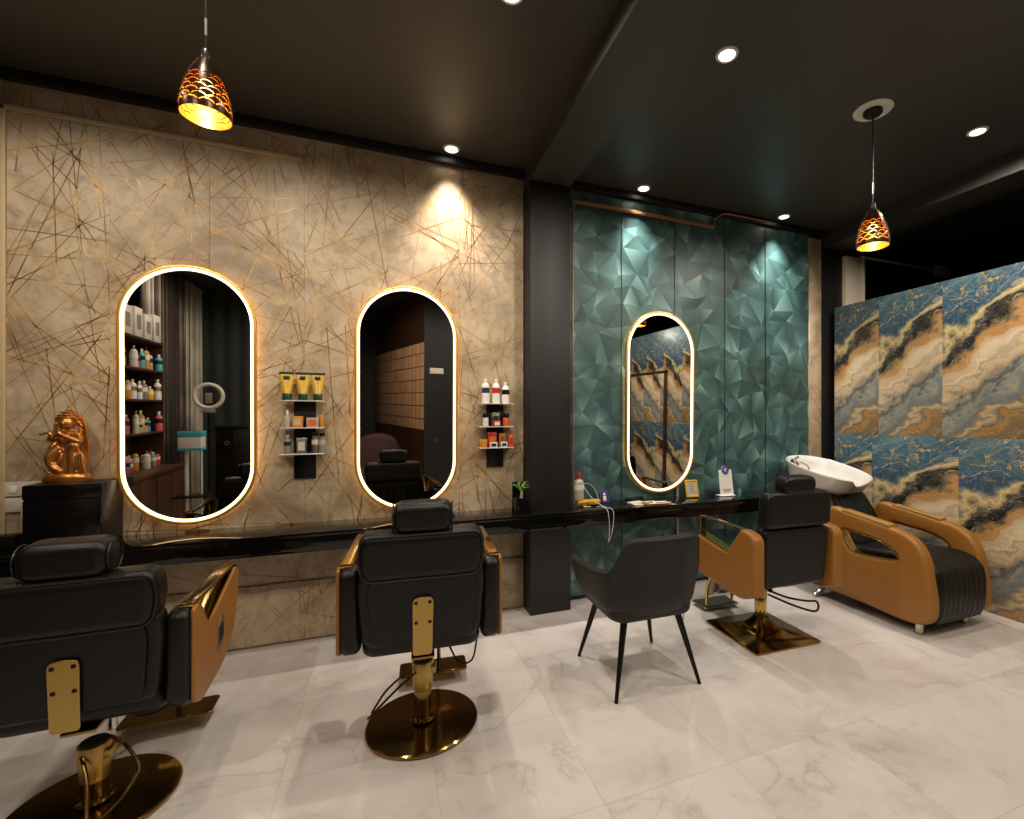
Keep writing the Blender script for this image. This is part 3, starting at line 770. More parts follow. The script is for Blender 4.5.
        MB().slab(hd, 0.12, 0.03, tilt @ T(0, 0.005, 0) @ XZ, puff=0.01).build('headrest', black, r)
    MB().box(-0.03, 0.03, 0.0, 0.03, 0.50, 0.60, r=0.004, M4=tilt).build('headrest_bracket', 'steel', r)
    # front tufting of the backrest (seen in the mirrors)
    b = MB()
    for k in range(7):
        xx = -0.18+k*0.06; b.tube([(xx, 0.058, 0.03), (xx*1.02, 0.064, 0.16), (xx, 0.058, 0.30)], 0.012, 8, 4, M4=tilt, flat=0.5)
    b.build('pleats', black, r)
    if style == 'round':
        pl = MB().slab(fillet([(-0.042, 0.0), (0.038, 0.0), (0.043, 0.235), (0.036, 0.252), (0, 0.258), (-0.036, 0.252), (-0.043, 0.235)], 0.012, 3), 0.006, 0.002, tilt @ T(0, -0.066, 0) @ XZ).build('back_plate', 'gold_satin', r)
        for (bx, bz) in ((-0.028, 0.232), (0.028, 0.232), (-0.028, 0.145), (0.028, 0.145)):
            MB().lathe([(0, 0.005), (0.006, 0.004), (0.008, 0)], 14, tilt @ T(bx, -0.069, bz) @ R(90, 'X')).build('bolt', 'black_metal', pl)
    # arms
    for s in (-1, 1):
        if style == 'round':
            prof = [(-0.30, 0.435), (-0.305, 0.78), (-0.235, 0.80), (-0.11, 0.655), (0.30, 0.775), (0.345, 0.755), (0.335, 0.63), (0.25, 0.49), (0.10, 0.415), (-0.20, 0.395)]
            fr = [0.04, 0.05, 0.05, 0.03, 0.01, 0.02, 0.1, 0.1, 0.1, 0.06]
            prof = [(y_+0.02, z_+dz) for y_, z_ in prof]; oi = fillet(prof, fr, 5)
            MB().slab(oi, 0.074, 0.022, T(s*0.297, 0, 0) @ YZ).build('arm_pad', black, r)
            pn = [(-0.298, 0.44), (-0.303, 0.775), (-0.235, 0.803), (-0.108, 0.662), (0.30, 0.785), (0.35, 0.76), (0.342, 0.63), (0.255, 0.485), (0.10, 0.41), (-0.20, 0.392)]
            pn = [(y_+0.02, z_+dz) for y_, z_ in pn]
            MB().slab([(max(a_, -0.262), b_) for a_, b_ in fillet(pn, fr, 5)], 0.016, 0.007, T(s*0.341, 0, 0) @ YZ).build('arm_panel', tan, r)
            # bright gold bridge over the notch and the lining of the opening
            b = MB(); b.slab(fillet([(-0.26, 0.792), (0.345, 0.79), (0.345, 0.803), (-0.26, 0.812)], 0.004, 2), 0.050, 0.004, T(s*0.312, 0.02, dz-0.004) @ YZ)
            b.build('arm_rail', 'gold', r)
            b = MB(); b.slab([(-0.215, 0.79), (-0.10, 0.664), (0.325, 0.787), (0.325, 0.777), (-0.098, 0.650), (-0.235, 0.79)], 0.078, 0.001, T(s*0.308, 0.02, dz) @ YZ); b.build('arm_lining', 'dark_gold', r)
            if s == 1:
                bd = MB().slab(fillet([(0.0, 0.50), (0.085, 0.53), (0.085, 0.64), (0.0, 0.61)], 0.010, 3), 0.004, 0.001, T(s*0.350, 0.02, dz) @ YZ).build('badge', 'steel', r)
                b = MB()
                for q, (u, h) in enumerate(((0.012, 0.07), (0.034, 0.07), (0.056, 0.07))): b.box(s*0.3522, s*0.354, u+0.020, u+0.034, dz+0.530+(u-0.02)*0.3, dz+0.530+(u-0.02)*0.3+h-0.005)
                b.build('badge_mark', 'ink', bd)
        else:
            prof = [(-0.335, 0.40), (-0.335, 0.775), (-0.20, 0.80), (-0.055, 0.615), (0.265, 0.665), (0.265, 0.385), (-0.20, 0.345)]
            MB().slab(fillet(prof, [0.02, 0.06, 0.03, 0.01, 0.01, 0.02, 0.05], 5), 0.085, 0.022, T(s*0.325, 0, 0) @ YZ).build('arm_panel', tan, r)
            b = MB(); b.slab(fillet([(-0.20, 0.795), (0.262, 0.80), (0.262, 0.66), (0.247, 0.66), (0.247, 0.786), (-0.19, 0.783)], 0.003, 2), 0.05, 0.003, T(s*0.325, 0, 0) @ YZ)
            b.slab([(-0.06, 0.618), (0.268, 0.669), (0.268, 0.676), (-0.06, 0.625)], 0.07, 0.002, T(s*0.325, 0, 0) @ YZ)
            b.build('arm_rail', 'gold', r)
    # footrest
    if style == 'round':
        fx = 0.06
        MB().slab(rrect(fx-0.185, fx+0.185, 0.33, 0.49, 0.02), 0.014, 0.005, T(0, 0, 0.065) ).build('footrest', 'dark_gold', r)
        MB().tube([(fx+0.03, 0.42, 0.07), (fx+0.03, 0.42, 0.20), (fx+0.03, 0.33, 0.36), (fx+0.0, 0.22, 0.43+lift)], 0.011, 10, 5).tube([(fx-0.03, 0.36, 0.205), (fx+0.09, 0.36, 0.205)], 0.006, 8).build('footrest_arm', 'dark_gold', r)
        MB().tube([(0.12, -0.15, 0.43+lift), (0.16, -0.20, 0.375), (0.22, -0.20, 0.38), (0.25, -0.14, 0.47+lift)], 0.0045, 8, 6).build('recline_cable', 'black_metal', r)
    else:
        MB().slab(rrect(-0.19, 0.13, 0.42, 0.60, 0.02), 0.012, 0.004, T(0, 0, 0.03)).build('footrest_plate', 'steel', r)
        for xx in (-0.15, 0.09):
            MB().tube([(xx, 0.46, 0.03), (xx, 0.45, 0.16), (xx, 0.42, 0.25), (xx, 0.36, 0.31), (xx, 0.25, 0.38)], 0.012, 10, 5).build('footrest_bar', 'gold', r)
        t = bmesh.new(); rows_ = [[t.verts.new((xx, yy, zz)) for xx in (-0.14, 0.08)] for yy, zz in ((0.455, 0.12), (0.45, 0.16), (0.425, 0.245), (0.38, 0.295), (0.32, 0.34))]
        for a, c in zip(rows_, rows_[1:]): t.faces.new((a[0], a[1], c[1], c[0]))
        b = MB(); b._add(t); o = b.build('footrest_panel', 'steel', r, ang=80); md = o.modifiers.new('thick', 'SOLIDIFY'); md.thickness = 0.005
    return r
barber_chair((-1.024, 2.47, 0), 1, 'black barber chair at the left edge with tan armrest and round bronze base', 'round', -0.065, (-0.02, -0.08))
barber_chair((0.178, 2.442, 0), -4, 'black barber chair in the middle with a gold back plate and round bronze base', 'round')
barber_chair((2.485, 2.60, 0), -2, 'black barber chair with all-tan arms on a square bronze base', 'square', 0.0, (-0.02, 0.01))

# ------------------------------------------------------------------ charcoal tub chair
def tub_chair(loc, rz, label):
    r = empty('tub_chair', loc, rz, label, 'chair')
    # shell : U-shaped sheet wrapped behind the sitter
    def ring(u, v):      # u in [-1, 1] round the U, v 0 bottom .. 1 top rim
        a = u*2.25                    # angle from the back centre
        sx, sy = 0.265+0.045*v, 0.265+0.035*v
        ex = 0.62
        ca, sa = math.cos(a), math.sin(a)
        x = sx*math.copysign(abs(sa)**ex, sa); y = -sy*math.copysign(abs(ca)**ex, ca)
        if abs(u) > 0.60: y += 0.13*(abs(u)-0.60)/0.40
        k = max(0.0, min(1.0, (abs(u)-0.20)/0.26)); k = k*k*(3-2*k)
        top = 0.865-0.19*k-0.10*max(0, abs(u)-0.5)
        bot = 0.435+0.04*max(0, abs(u)-0.5)
        z = bot+(top-bot)*v
        if v < 0.25: q = (0.25-v)/0.25; x *= 1-0.10*q*q; y *= 1-0.10*q*q
        y -= 0.035*max(0, v-0.5)*(1-k)
        return (x, y, z)
    t = bmesh.new(); G = []
    nu, nv = 44, 12
    for i in range(nu+1): G.append([t.verts.new(ring(-1+2*i/nu, j/nv)) for j in range(nv+1)])
    for i in range(nu):
        for j in range(nv): t.faces.new((G[i][j], G[i+1][j], G[i+1][j+1], G[i][j+1]))
    b = MB(); b._add(t); o = b.build('shell', 'leather_matte', r, ang=180)
    m1 = o.modifiers.new('thick', 'SOLIDIFY'); m1.thickness = 0.05; m1.offset = 0.0
    m2 = o.modifiers.new('round', 'BEVEL'); m2.width = 0.018; m2.segments = 3; m2.limit_method = 'ANGLE'; m2.angle_limit = math.radians(50)
    MB().slab(rrect(-0.26, 0.26, -0.25, 0.27, 0.10, 8), 0.11, 0.035, T(0, 0, 0.445), puff=0.01).build('seat', 'leather_matte', r)
    MB().tube([(0.12, -0.318, 0.405), (0.12, -0.322, 0.62), (0.12, -0.345, 0.835)], 0.0022, 6).build('back_seam', 'piping', r)
    MB().slab(rrect(-0.19, 0.19, -0.19, 0.19, 0.05), 0.02, 0.005, T(0, 0, 0.40)).build('under_frame', 'black_metal', r)
    for (sx, sy) in ((-1, -1), (1, -1), (-1, 1), (1, 1)):
        MB().tube([(sx*0.165, sy*0.175, 0.41), (sx*0.262, sy*0.268, 0.0)], [0.021, 0.010], 14).build('leg', 'black_metal', r)
    return r
tub_chair((1.405, 2.50, 0), -1, 'charcoal leather tub chair on four thin black splayed legs')

# ------------------------------------------------------------------ shampoo chair and basin
def shampoo_chair():
    r = empty('shampoo_chair', (3.775, 2.6, 0), 0, 'tan and black reclining shampoo chair beside the marble wall, under the white basin', 'chair')
    # local x 0 centre; y: foot end -0.51, head end +0.55
    ax = lambda s: -0.315 if s < 0 else 0.275
    outer = [(-0.50, 0.10), (-0.515, 0.45), (-0.46, 0.61), (-0.36, 0.685), (-0.22, 0.715), (0.10, 0.765), (0.24, 0.78), (0.30, 0.70), (0.36, 0.50), (0.42, 0.15), (0.40, 0.095), (0.0, 0.085)]
    inner = [(y_, z_-0.018) for y_, z_ in [(-0.30, 0.50), (-0.305, 0.53), (-0.285, 0.565), (-0.22, 0.60), (-0.12, 0.625), (0.0, 0.635), (0.10, 0.645), (0.145, 0.64), (0.14, 0.60), (0.10, 0.52), (0.05, 0.475), (-0.10, 0.475)]]
    for s in (-1, 1):
        cen_ = (-0.08, 0.542); MB().slab(resample(spline(outer, 8), 110, cen_), 0.095, 0.028, T(ax(s), 0, 0) @ YZ, inner=resample(spline(inner, 8), 110, cen_)).build('arm_panel', 'tan', r)
        oin = spline(inner, 5); c0 = (-0.08, 0.542)
        MB().slab(oin, 0.078, 0.002, T(ax(s), 0, 0) @ YZ, inner=[(c0[0]+(x-c0[0])*0.955, c0[1]+(z-c0[1])*0.90) for x, z in oin]).build('opening_lining', 'gold', r)
        MB().box(ax(s)-0.04, ax(s)+0.04, -0.19, 0.19, 0, 0.02, r=0.005, M4=T(0, -0.05, 0.733) @ R(7.5, 'X')).build('arm_rail', 'gold_paint2', r)
    # pleated seat wrapping over the front
    def sheet(prof, x0, x1, name, nx=60, amp=0.005, per=9, th=0.05):
        t = bmesh.new(); G = []
        for i in range(nx+1):
            u = i/nx; x = x0+(x1-x0)*u; b_ = amp*abs(math.sin(u*PI*per)); row = []
            for k, (y, z) in enumerate(prof):
                a = prof[max(k-1, 0)]; c = prof[min(k+1, len(prof)-1)]; d = Vector((c[0]-a[0], c[1]-a[1])); d.normalize(); nrm = Vector((d.y, -d.x))
                edge = 0.02*(max(0, abs(u-0.5)-0.44)/0.06)**2
                row.append(t.verts.new((x, y-nrm.x*(b_-edge), z-nrm.y*(b_-edge))))
            G.append(row)
        for i in range(nx):
            for k in range(len(prof)-1): t.faces.new((G[i][k], G[i+1][k], G[i+1][k+1], G[i][k+1]))
        b = MB(); b._add(t); o = b.build(name, 'leather', r, ang=60)
        md = o.modifiers.new('thick', 'SOLIDIFY'); md.thickness = th; md.offset = 0
        return o
    seatp = [(-0.455, 0.10), (-0.478, 0.16), (-0.488, 0.25), (-0.488, 0.36), (-0.475, 0.43), (-0.43, 0.475), (-0.35, 0.495), (-0.2, 0.49), (0.0, 0.47), (0.12, 0.455), (0.20, 0.46)]
    sheet([(y-0.03*max(0.0, min(1.0, -y*3)), z) for y, z in seatp], -0.262, 0.246, 'seat')
    backp = [(0.12, 0.44), (0.18, 0.50), (0.24, 0.60), (0.31, 0.72), (0.38, 0.82), (0.44, 0.862), (0.50, 0.86), (0.54, 0.83)]
    sheet(backp, -0.255, 0.215, 'backrest', per=7)
    MB().box(-0.265, 0.225, -0.42, 0.42, 0.12, 0.40, r=0.03).build('body', 'leather', r)
    for (x, y) in ((-0.30, -0.42), (0.20, -0.42)):
        MB().cyl(x, y, 0, 0.105, 0.026, n=24, bev=0.003).lathe([(0.026, 0), (0.032, 0.002), (0.032, 0.010), (0.026, 0.012)], 24, T(x, y, 0)).build('leg', 'chrome', r)
    for (x, y) in ((-0.30, 0.34), (0.20, 0.34)):
        MB().tube([(x, y, 0.13), (x-0.02, y+0.01, 0.07), (x-0.06, y+0.02, 0.03), (x-0.10, y+0.02, 0.016)], [0.02, 0.02, 0.022, 0.015], 12, 4).build('leg', 'chrome', r)
    return r
shampoo_chair()
def basin():
    r = empty('shampoo_basin', (3.745, 3.27, 0), 0, 'white ceramic hair wash basin tilted over the head of the shampoo chair', 'basin')
    # bowl: loft of ellipses in a frame tilted down toward the chair; neck notch at the front
    Mb = T(0, -0.08, 0.985) @ R(13, 'X') @ Matrix.Diagonal((1.02, 1.03, 1.15, 1))
    n = 64
    def loop(sx, syb, syf, z, notch=0.0, yo=0.0):
        pts = []
        for i in range(n):
            a = 2*PI*i/n; x = sx*math.copysign(abs(math.cos(a))**0.85, math.cos(a)); y = math.sin(a); y = (syb if y > 0 else syf)*math.copysign(abs(y)**0.85, y)+yo
            zz = z
            if notch and math.sin(a) < 0:
                q = max(0.0, 1-abs(math.cos(a))/0.42); q = q*q*(3-2*q); zz -= notch*q; y += 0.05*q
            pts.append((x, y, zz))
        return pts
    L = [loop(0.10, 0.10, 0.13, -0.155, yo=0.10), loop(0.19, 0.20, 0.24, -0.12, yo=0.05), loop(0.245, 0.29, 0.34, -0.03, 0.01), loop(0.27, 0.32, 0.375, 0.055, 0.05), loop(0.278, 0.332, 0.392, 0.068, 0.055),
         loop(0.272, 0.325, 0.388, 0.076, 0.055), loop(0.258, 0.31, 0.372, 0.066, 0.052), loop(0.245, 0.295, 0.35, 0.02, 0.03), loop(0.20, 0.23, 0.27, -0.07, 0.0, 0.03), loop(0.11, 0.12, 0.14, -0.115, yo=0.08)]
    t = bmesh.new(); Rg = [[t.verts.new(p) for p in q] for q in L]
    for a, c in zip(Rg, Rg[1:]):
        for i in range(n): j = (i+1) % n; t.faces.new((a[i], a[j], c[j], c[i]))
    t.faces.new(Rg[0][::-1]); t.faces.new(Rg[-1])
    b = MB(); b._add(t, None, Mb); b.build('bowl', 'white_ceramic', r, ang=70)
    b = MB(); b.lathe([(0, 0.012), (0.03, 0.012), (0.045, 0.004), (0.045, -0.002), (0, -0.002)], 24, Mb @ T(-0.10, 0.235, 0.035) @ R(35, 'X')); b.tube([(0, 0, 0), (0, 0, 0.03), (0.02, -0.02, 0.055)], 0.012, 10, 3, M4=Mb @ T(-0.10, 0.235, 0.04)); b.build('tap', 'chrome', r)
    MB().tube([(-0.06, 0.22, 0.05), (-0.02, 0.16, 0.03), (0.0, 0.14, -0.02), (-0.02, 0.1, -0.07)], 0.005, 8, 5, M4=Mb).build('spray_hose', 'steel', r)
    MB().lathe([(0, -0.113), (0.022, -0.113), (0.022, -0.109), (0, -0.109)], 20, Mb @ T(0, 0.08, 0)).build('drain', 'chrome', r)
    MB().box(-0.14, 0.14, -0.02, 0.30, 0.0, 0.80, r=0.03).box(-0.10, 0.10, 0.0, 0.22, 0.78, 0.86, r=0.02).build('pedestal', 'black_gloss', r)
basin()

# ------------------------------------------------------------------ statue
st = empty('copper_statue', (-1.655, 3.52, CT+0.345), 0, 'copper figurine of a crowned flute player standing on the black cabinet', 'statue')
b = MB(); b.lathe([(0, 0), (0.094, 0), (0.104, 0.012), (0.106, 0.028), (0.098, 0.045), (0.088, 0.050), (0, 0.050)], 40, Matrix.Diagonal((1, 0.62, 1, 1))); b.build('plinth', 'statue', st)
b = MB()
b.lathe([(0, 0.045), (0.060, 0.045), (0.062, 0.07), (0.052, 0.12), (0.040, 0.17), (0.034, 0.20), (0.042, 0.235), (0.040, 0.265), (0.022, 0.285), (0.018, 0.30), (0, 0.31)], 28, T(0.006, 0, 0) @ Matrix.Diagonal((1.25, 0.8, 1, 1)))
b.ball((0.0, -0.008, 0.320), (0.036, 0.034, 0.038)); b.ball((0.004, 0.006, 0.338), (0.046, 0.036, 0.040))
for k in range(12):
    a = PI*k/11; b.ball((0.002+0.043*math.cos(a), -0.016-0.004*math.sin(a), 0.338+0.026*math.sin(a)), 0.0065, 8)
for k in range(3): b.tube([(0.002+(0.044-0.009*k)*math.cos(PI*q/10), -0.014-0.018*math.sin(PI*q/10), 0.350+0.014*k+0.004*math.sin(PI*q/10)) for q in range(11)], 0.0035, 6)
for k in range(5): b.ball((-0.046-0.004*(k % 2), 0.0, 0.318-0.012*k), 0.009, 8); b.ball((0.052+0.006*(k % 2), 0.004, 0.322-0.014*k), 0.011, 8)
b.lathe([(0.034, 0), (0.028, 0.018), (0.012, 0.032), (0.006, 0.044), (0.010, 0.05), (0, 0.06)], 20, T(0.008, 0.004, 0.362))
b.ball((0.0, -0.040, 0.322), (0.006, 0.008, 0.008)); b.ball((0.038, 0.0, 0.322), (0.008, 0.008, 0.012)); b.ball((-0.03, 0.0, 0.322), (0.008, 0.008, 0.012))
b.tube([(-0.03, 0, 0.262), (-0.062, -0.02, 0.235), (-0.040, -0.055, 0.255), (-0.052, -0.052, 0.275)], [0.017, 0.014, 0.011, 0.009], 10, 5)
b.tube([(0.048, 0, 0.262), (0.066, -0.025, 0.225), (0.03, -0.055, 0.245), (-0.012, -0.055, 0.272)], [0.017, 0.014, 0.011, 0.009], 10, 5)
b.tube([(-0.086, -0.045, 0.265), (0.015, -0.055, 0.285)], 0.006, 8)
b.ball((-0.086, -0.045, 0.265), (0.010, 0.008, 0.010))
b.tube([(-0.02, -0.02, 0.19), (-0.055, -0.04, 0.14), (-0.045, -0.04, 0.09), (0.0, -0.05, 0.06)], [0.026, 0.022, 0.016, 0.012], 10, 5)      # crossed leg
b.tube([(0.03, -0.02, 0.19), (0.035, -0.03, 0.12), (0.03, -0.035, 0.055)], [0.026, 0.02, 0.014], 10, 5)
b.tube([(-0.035, -0.01, 0.22), (-0.055, -0.02, 0.19), (-0.064, -0.02, 0.13), (-0.05, -0.02, 0.06)], [0.012, 0.014, 0.012, 0.016], 8, 5)
for k in range(6):
    b.tube([(0.02+k*0.011, -0.035, 0.13+0.006*k), (0.03+k*0.011, -0.040, 0.09), (0.036+k*0.011, -0.036, 0.052)], 0.006, 7, 4)
for k in range(10):
    a = PI+PI*k/9; b.ball((0.008+0.032*math.cos(a), -0.026+0.006*math.sin(a*2), 0.268+0.020*math.sin(a)), 0.0055, 8)
b.ball((-0.006, -0.032, 0.232), (0.018, 0.01, 0.012)); b.ball((0.038, -0.032, 0.195), (0.030, 0.018, 0.032))
for (cx_, cz_, r_) in ((-0.024, 0.262, 0.026), (0.034, 0.262, 0.024)):
    b.tube([(cx_+r_*math.cos(2*PI*q/14), -0.036, cz_+0.8*r_*math.sin(2*PI*q/14)) for q in range(14)], 0.005, 6, closed=True)
for k in range(7): b.tube([(-0.052+k*0.007, -0.030, 0.20-0.004*k), (-0.040+k*0.005, -0.042, 0.165), (-0.050+k*0.006, -0.040, 0.125)], 0.0045, 6, 4)
for k in range(9): b.ball((-0.055+0.014*k, -0.040+0.004*(k % 2), 0.056), (0.009, 0.008, 0.010), 8)
for k in range(6): b.ball((-0.038+0.006*k, -0.046, 0.105-0.008*k), 0.006, 8)
b.ball((-0.05, 0.01, 0.10), (0.03, 0.024, 0.055)); b.ball((0.055, 0.005, 0.11), (0.026, 0.024, 0.06))
o = b.build('figure', 'statue', st, ang=180)
rm = o.modifiers.new('blend', 'REMESH'); rm.mode = 'VOXEL'; rm.voxel_size = 0.003; rm.use_smooth_shade = True
b = MB(); b.slab(spline([(-0.02, 0.07), (0.055, 0.07), (0.078, 0.16), (0.074, 0.26), (0.060, 0.34), (0.03, 0.375), (0.0, 0.36), (0.03, 0.30), (0.045, 0.22), (0.03, 0.12)], 4), 0.016, 0.005, T(0.005, 0.030, 0) @ XZ); b.build('cloak', 'statue', st); st.scale = (1, 1, 1.03)

# ------------------------------------------------------------------ product racks on the wall
def bottle(name, x, y, z, r, h, body, cap, label, cat='bottle', group=None, neck=0.35, band=None, ch=0.16):
    e = empty(name, (x, y, z), 0, label, cat, group)
    bh = h*(1-ch)
    MB().lathe([(0, 0), (r*0.92, 0), (r, r*0.1), (r, bh*0.82), (r*0.8, bh*0.93), (r*neck, bh), (0, bh)], 20).build('body', body, e)
    MB().cyl(0, 0, bh, h, r*max(neck, 0.4), n=16, bev=0.001).build('cap', cap, e)
    if band: MB().lathe([(r*1.012, bh*0.50), (r*1.012, bh*0.76)], 20).build('label_band', band, e)
    return e
def carton(name, x, y, z, w, d, h, body, front, label, cat='box', group=None, rz=0):
    e = empty(name, (x, y, z), rz, label, cat, group)
    MB().box(-w/2, w/2, -d/2, d/2, 0, h, r=0.002).build('body', body, e)
    MB().box(-w*0.34, w*0.34, -d/2-0.0015, -d/2-0.0002, h*0.2, h*0.75).build('label_panel', front, e)
    return e
def jar(name, x, y, z, r, h, body, lid, label, cat='jar', group=None):
    e = empty(name, (x, y, z), 0, label, cat, group)
    MB().cyl(0, 0, 0, h*0.66, r, n=20, bev=0.002).build('body', body, e)
    MB().cyl(0, 0, h*0.66, h, r*1.04, n=20, bev=0.002).build('lid', lid, e)
    return e
def rack(x, y0, zs, zb, label):
    r = empty('product_rack', (x, WY-0.006, 0), 0, label, 'shelf')
    MB().box(-0.065, 0.065, -0.014, 0, zb, zs[0]-0.005, r=0.002).build('back_plate', 'black_metal', r)
    for z in zs:
        MB().box(-0.135, 0.125, -0.125, -0.0145, z-0.006, z, r=0.002).build('shelf', 'shelf_white', r)
rack(-0.495, 0, (1.622, 1.444, 1.272), 1.10, 'small three-tier wall rack with white shelves, between the left and middle mirrors')
rack(0.800, 0, (1.618, 1.444, 1.285), 1.13, 'small three-tier wall rack with white shelves, beside the black column')
YR = WY-0.075
def tube_tube(x, z, label):
    e = empty('hair_cream_tube', (x, YR, z), 0, label, 'tube', 'yellow tubes on the left rack')
    MB().cyl(0, 0, 0, 0.042, 0.026, n=24, bev=0.003).build('cap', 'green_dark', e)
    t = bmesh.new(); rings = []
    for k in range(9):
        v = k/8; wx = 0.026+0.014*v; wy = 0.026*(1-v)+0.0015; zz = 0.042+0.118*v
        rings.append([t.verts.new((wx*math.cos(2*PI*i/24), wy*math.sin(2*PI*i/24), zz)) for i in range(24)])
    for a, c in zip(rings, rings[1:]):
        for i in range(24): j = (i+1) % 24; t.faces.new((a[i], a[j], c[j], c[i]))
    b = MB(); b._add(t); b.build('body', 'yellow', e)
    MB().box(-0.041, 0.041, -0.0028, 0.0028, 0.160, 0.175, r=0.001).box(-0.016, 0.016, -0.012, -0.006, 0.128, 0.150, r=0.001).build('crimp', 'green_dark', e)
    MB().slab(fillet([(-0.016, 0.058), (0.016, 0.058), (0.024, 0.125), (0.0, 0.105), (-0.024, 0.125)], 0.004, 2), 0.0015, 0.0004, T(0, -0.021, 0) @ R(-10, 'X') @ XZ).build('print', 'cream_trim', e)
    return e
TS = 1.07
for x, w in ((-0.592, 'leftmost of the three yellow tubes on the left wall rack'), (-0.500, 'middle one of the three yellow tubes on the left wall rack'), (-0.412, 'rightmost of the three yellow tubes on the left wall rack')):
    tube_tube(x, 1.622, w).scale = (TS, TS, TS)
bottle('serum_bottle', -0.590, YR, 1.444, 0.020, 0.115, 'clearish', 'white', 'slim pale serum bottle at the left of the middle shelf, left wall rack', neck=0.3, ch=0.3)
carton('wax_carton', -0.528, YR, 1.444, 0.062, 0.05, 0.075, 'amber', 'cream_trim', 'square amber carton on the middle shelf of the left wall rack')
carton('cream_carton', -0.440, YR-0.01, 1.444, 0.070, 0.045, 0.065, 'clearish', 'orange', 'pale carton with an orange panel, middle shelf of the left wall rack')
bottle('oil_bottle', -0.392, YR+0.02, 1.444, 0.014, 0.105, 'amber', 'gold_satin', 'thin amber bottle at the right of the middle shelf, left wall rack')
bottle('spray_bottle', -0.588, YR, 1.272, 0.022, 0.125, 'grey', 'white', 'grey spray bottle with white cap at the left of the bottom shelf, left wall rack', band='ink')
carton('gel_carton', -0.505, YR, 1.272, 0.060, 0.05, 0.105, 'steel', 'offwhite', 'silver carton in the middle of the bottom shelf, left wall rack')
bottle('hair_spray_can', -0.428, YR, 1.272, 0.021, 0.14, 'steel', 'black_metal', 'tall silver can with black cap, bottom shelf of the left wall rack', 'can', band='offwhite', neck=0.9)
bottle('hair_spray_can', -0.386, YR, 1.272, 0.019, 0.135, 'grey', 'black_metal', 'grey can at the right end of the left rack bottom shelf', 'can', band='clearish', neck=0.9)
for x, w, cc in ((0.715, 'white shampoo bottle with a navy label, leftmost on the right wall rack', 'navy'), (0.795, 'white shampoo bottle with a red label, middle one on the right wall rack', 'red'), (0.870, 'slightly shorter white shampoo bottle with a dark and red label on the right wall rack', 'black_metal')):
    e = bottle('shampoo_bottle', x, YR, 1.618, 0.029, 0.185 if cc != 'black_metal' else 0.165, 'white', 'white', w, band=cc, neck=0.45)
jar('styling_jar', 0.715, YR, 1.444, 0.022, 0.10, 'white', 'black_metal', 'white jar with black top at the left of the middle shelf, right wall rack')
carton('styling_carton', 0.795, YR-0.02, 1.444, 0.055, 0.04, 0.045, 'red', 'white', 'small red carton in the middle of the middle shelf, right wall rack')
carton('silver_carton', 0.795, YR+0.03, 1.444, 0.06, 0.035, 0.105, 'steel', 'ink', 'silver carton standing behind the small red carton, right wall rack')
jar('styling_jar', 0.872, YR, 1.444, 0.024, 0.10, 'orange', 'black_metal', 'orange jar with black top at the right of the middle shelf, right wall rack')
jar('wax_jar', 0.700, YR, 1.285, 0.028, 0.06, 'amber', 'yellow', 'round yellow wax jar at the left of the bottom shelf, right wall rack')
carton('red_carton', 0.768, YR+0.02, 1.285, 0.066, 0.04, 0.115, 'red', 'orange', 'tall red carton on the bottom shelf of the right wall rack')
carton('white_carton', 0.770, YR-0.025, 1.285, 0.055, 0.03, 0.04, 'white', 'ink', 'small white carton in front of the tall red carton, right wall rack')
carton('amber_carton', 0.845, YR+0.02, 1.285, 0.045, 0.04, 0.105, 'amber', 'gold_satin', 'tall amber carton on the bottom shelf of the right wall rack')
carton('white_carton', 0.850, YR-0.025, 1.285, 0.050, 0.03, 0.042, 'white', 'navy', 'small white carton in front of the tall amber carton, right wall rack')
carton('orange_carton', 0.908, YR, 1.285, 0.034, 0.05, 0.095, 'orange', 'red', 'orange carton at the right end of the bottom shelf, right wall rack')

# ------------------------------------------------------------------ things on the counter
pp = empty('potted_plant', (0.955, 3.44, CT), 0, 'small green plant in a square black pot on the counter against the black column', 'plant')
t = MB(); t.slab(rrect(-0.05, 0.05, -0.05, 0.05, 0.012), 0.115, 0.004, T(0, 0, 0.0575), inner=rrect(-0.043, 0.043, -0.043, 0.043, 0.010)); t.box(-0.046, 0.046, -0.046, 0.046, 0.0, 0.008); t.build('pot', 'black_gloss', pp)
MB().box(-0.043, 0.043, -0.043, 0.043, 0.085, 0.10).build('soil', 'soil', pp)
MB().box(-0.055, 0.05, 0.05, 0.056, 0.0, 0.225, r=0.001).build('backboard', 'black_gloss', pp)
MB().tube([(0, 0, 0.10), (0.004, 0, 0.15), (-0.006, -0.005, 0.185)], [0.013, 0.011, 0.006], 10, 4).build('stem', 'stem', pp)
b = MB(); rnd = random.Random(3)
for k in range(9):
    a = k*2.4; L = rnd.uniform(0.06, 0.10); z0 = 0.15+0.005*k; dx, dy = math.cos(a), math.sin(a)
    b.tube([(0, 0, z0), (dx*L*0.5, dy*L*0.5, z0+L*0.5), (dx*L, dy*L, z0+L*0.45)], [0.003, 0.013, 0.002], 8, 4, flat=0.18)
b.build('leaves', 'leaf', pp)
e = empty('purple_sponge', (0.43, 3.50, CT), 0, 'small purple oval soap dish on the counter beside the headrest of the middle chair', 'dish'); e.name = 'soap_dish'
MB().lathe([(0, 0), (0.045, 0), (0.055, 0.012), (0.052, 0.02), (0.04, 0.014), (0, 0.010)], 28, Matrix.Diagonal((1, 0.7, 1, 1))).build('dish', 'purple', e)
MB().ball((0, 0, 0.018), (0.03, 0.02, 0.009)).build('soap', 'white', e)
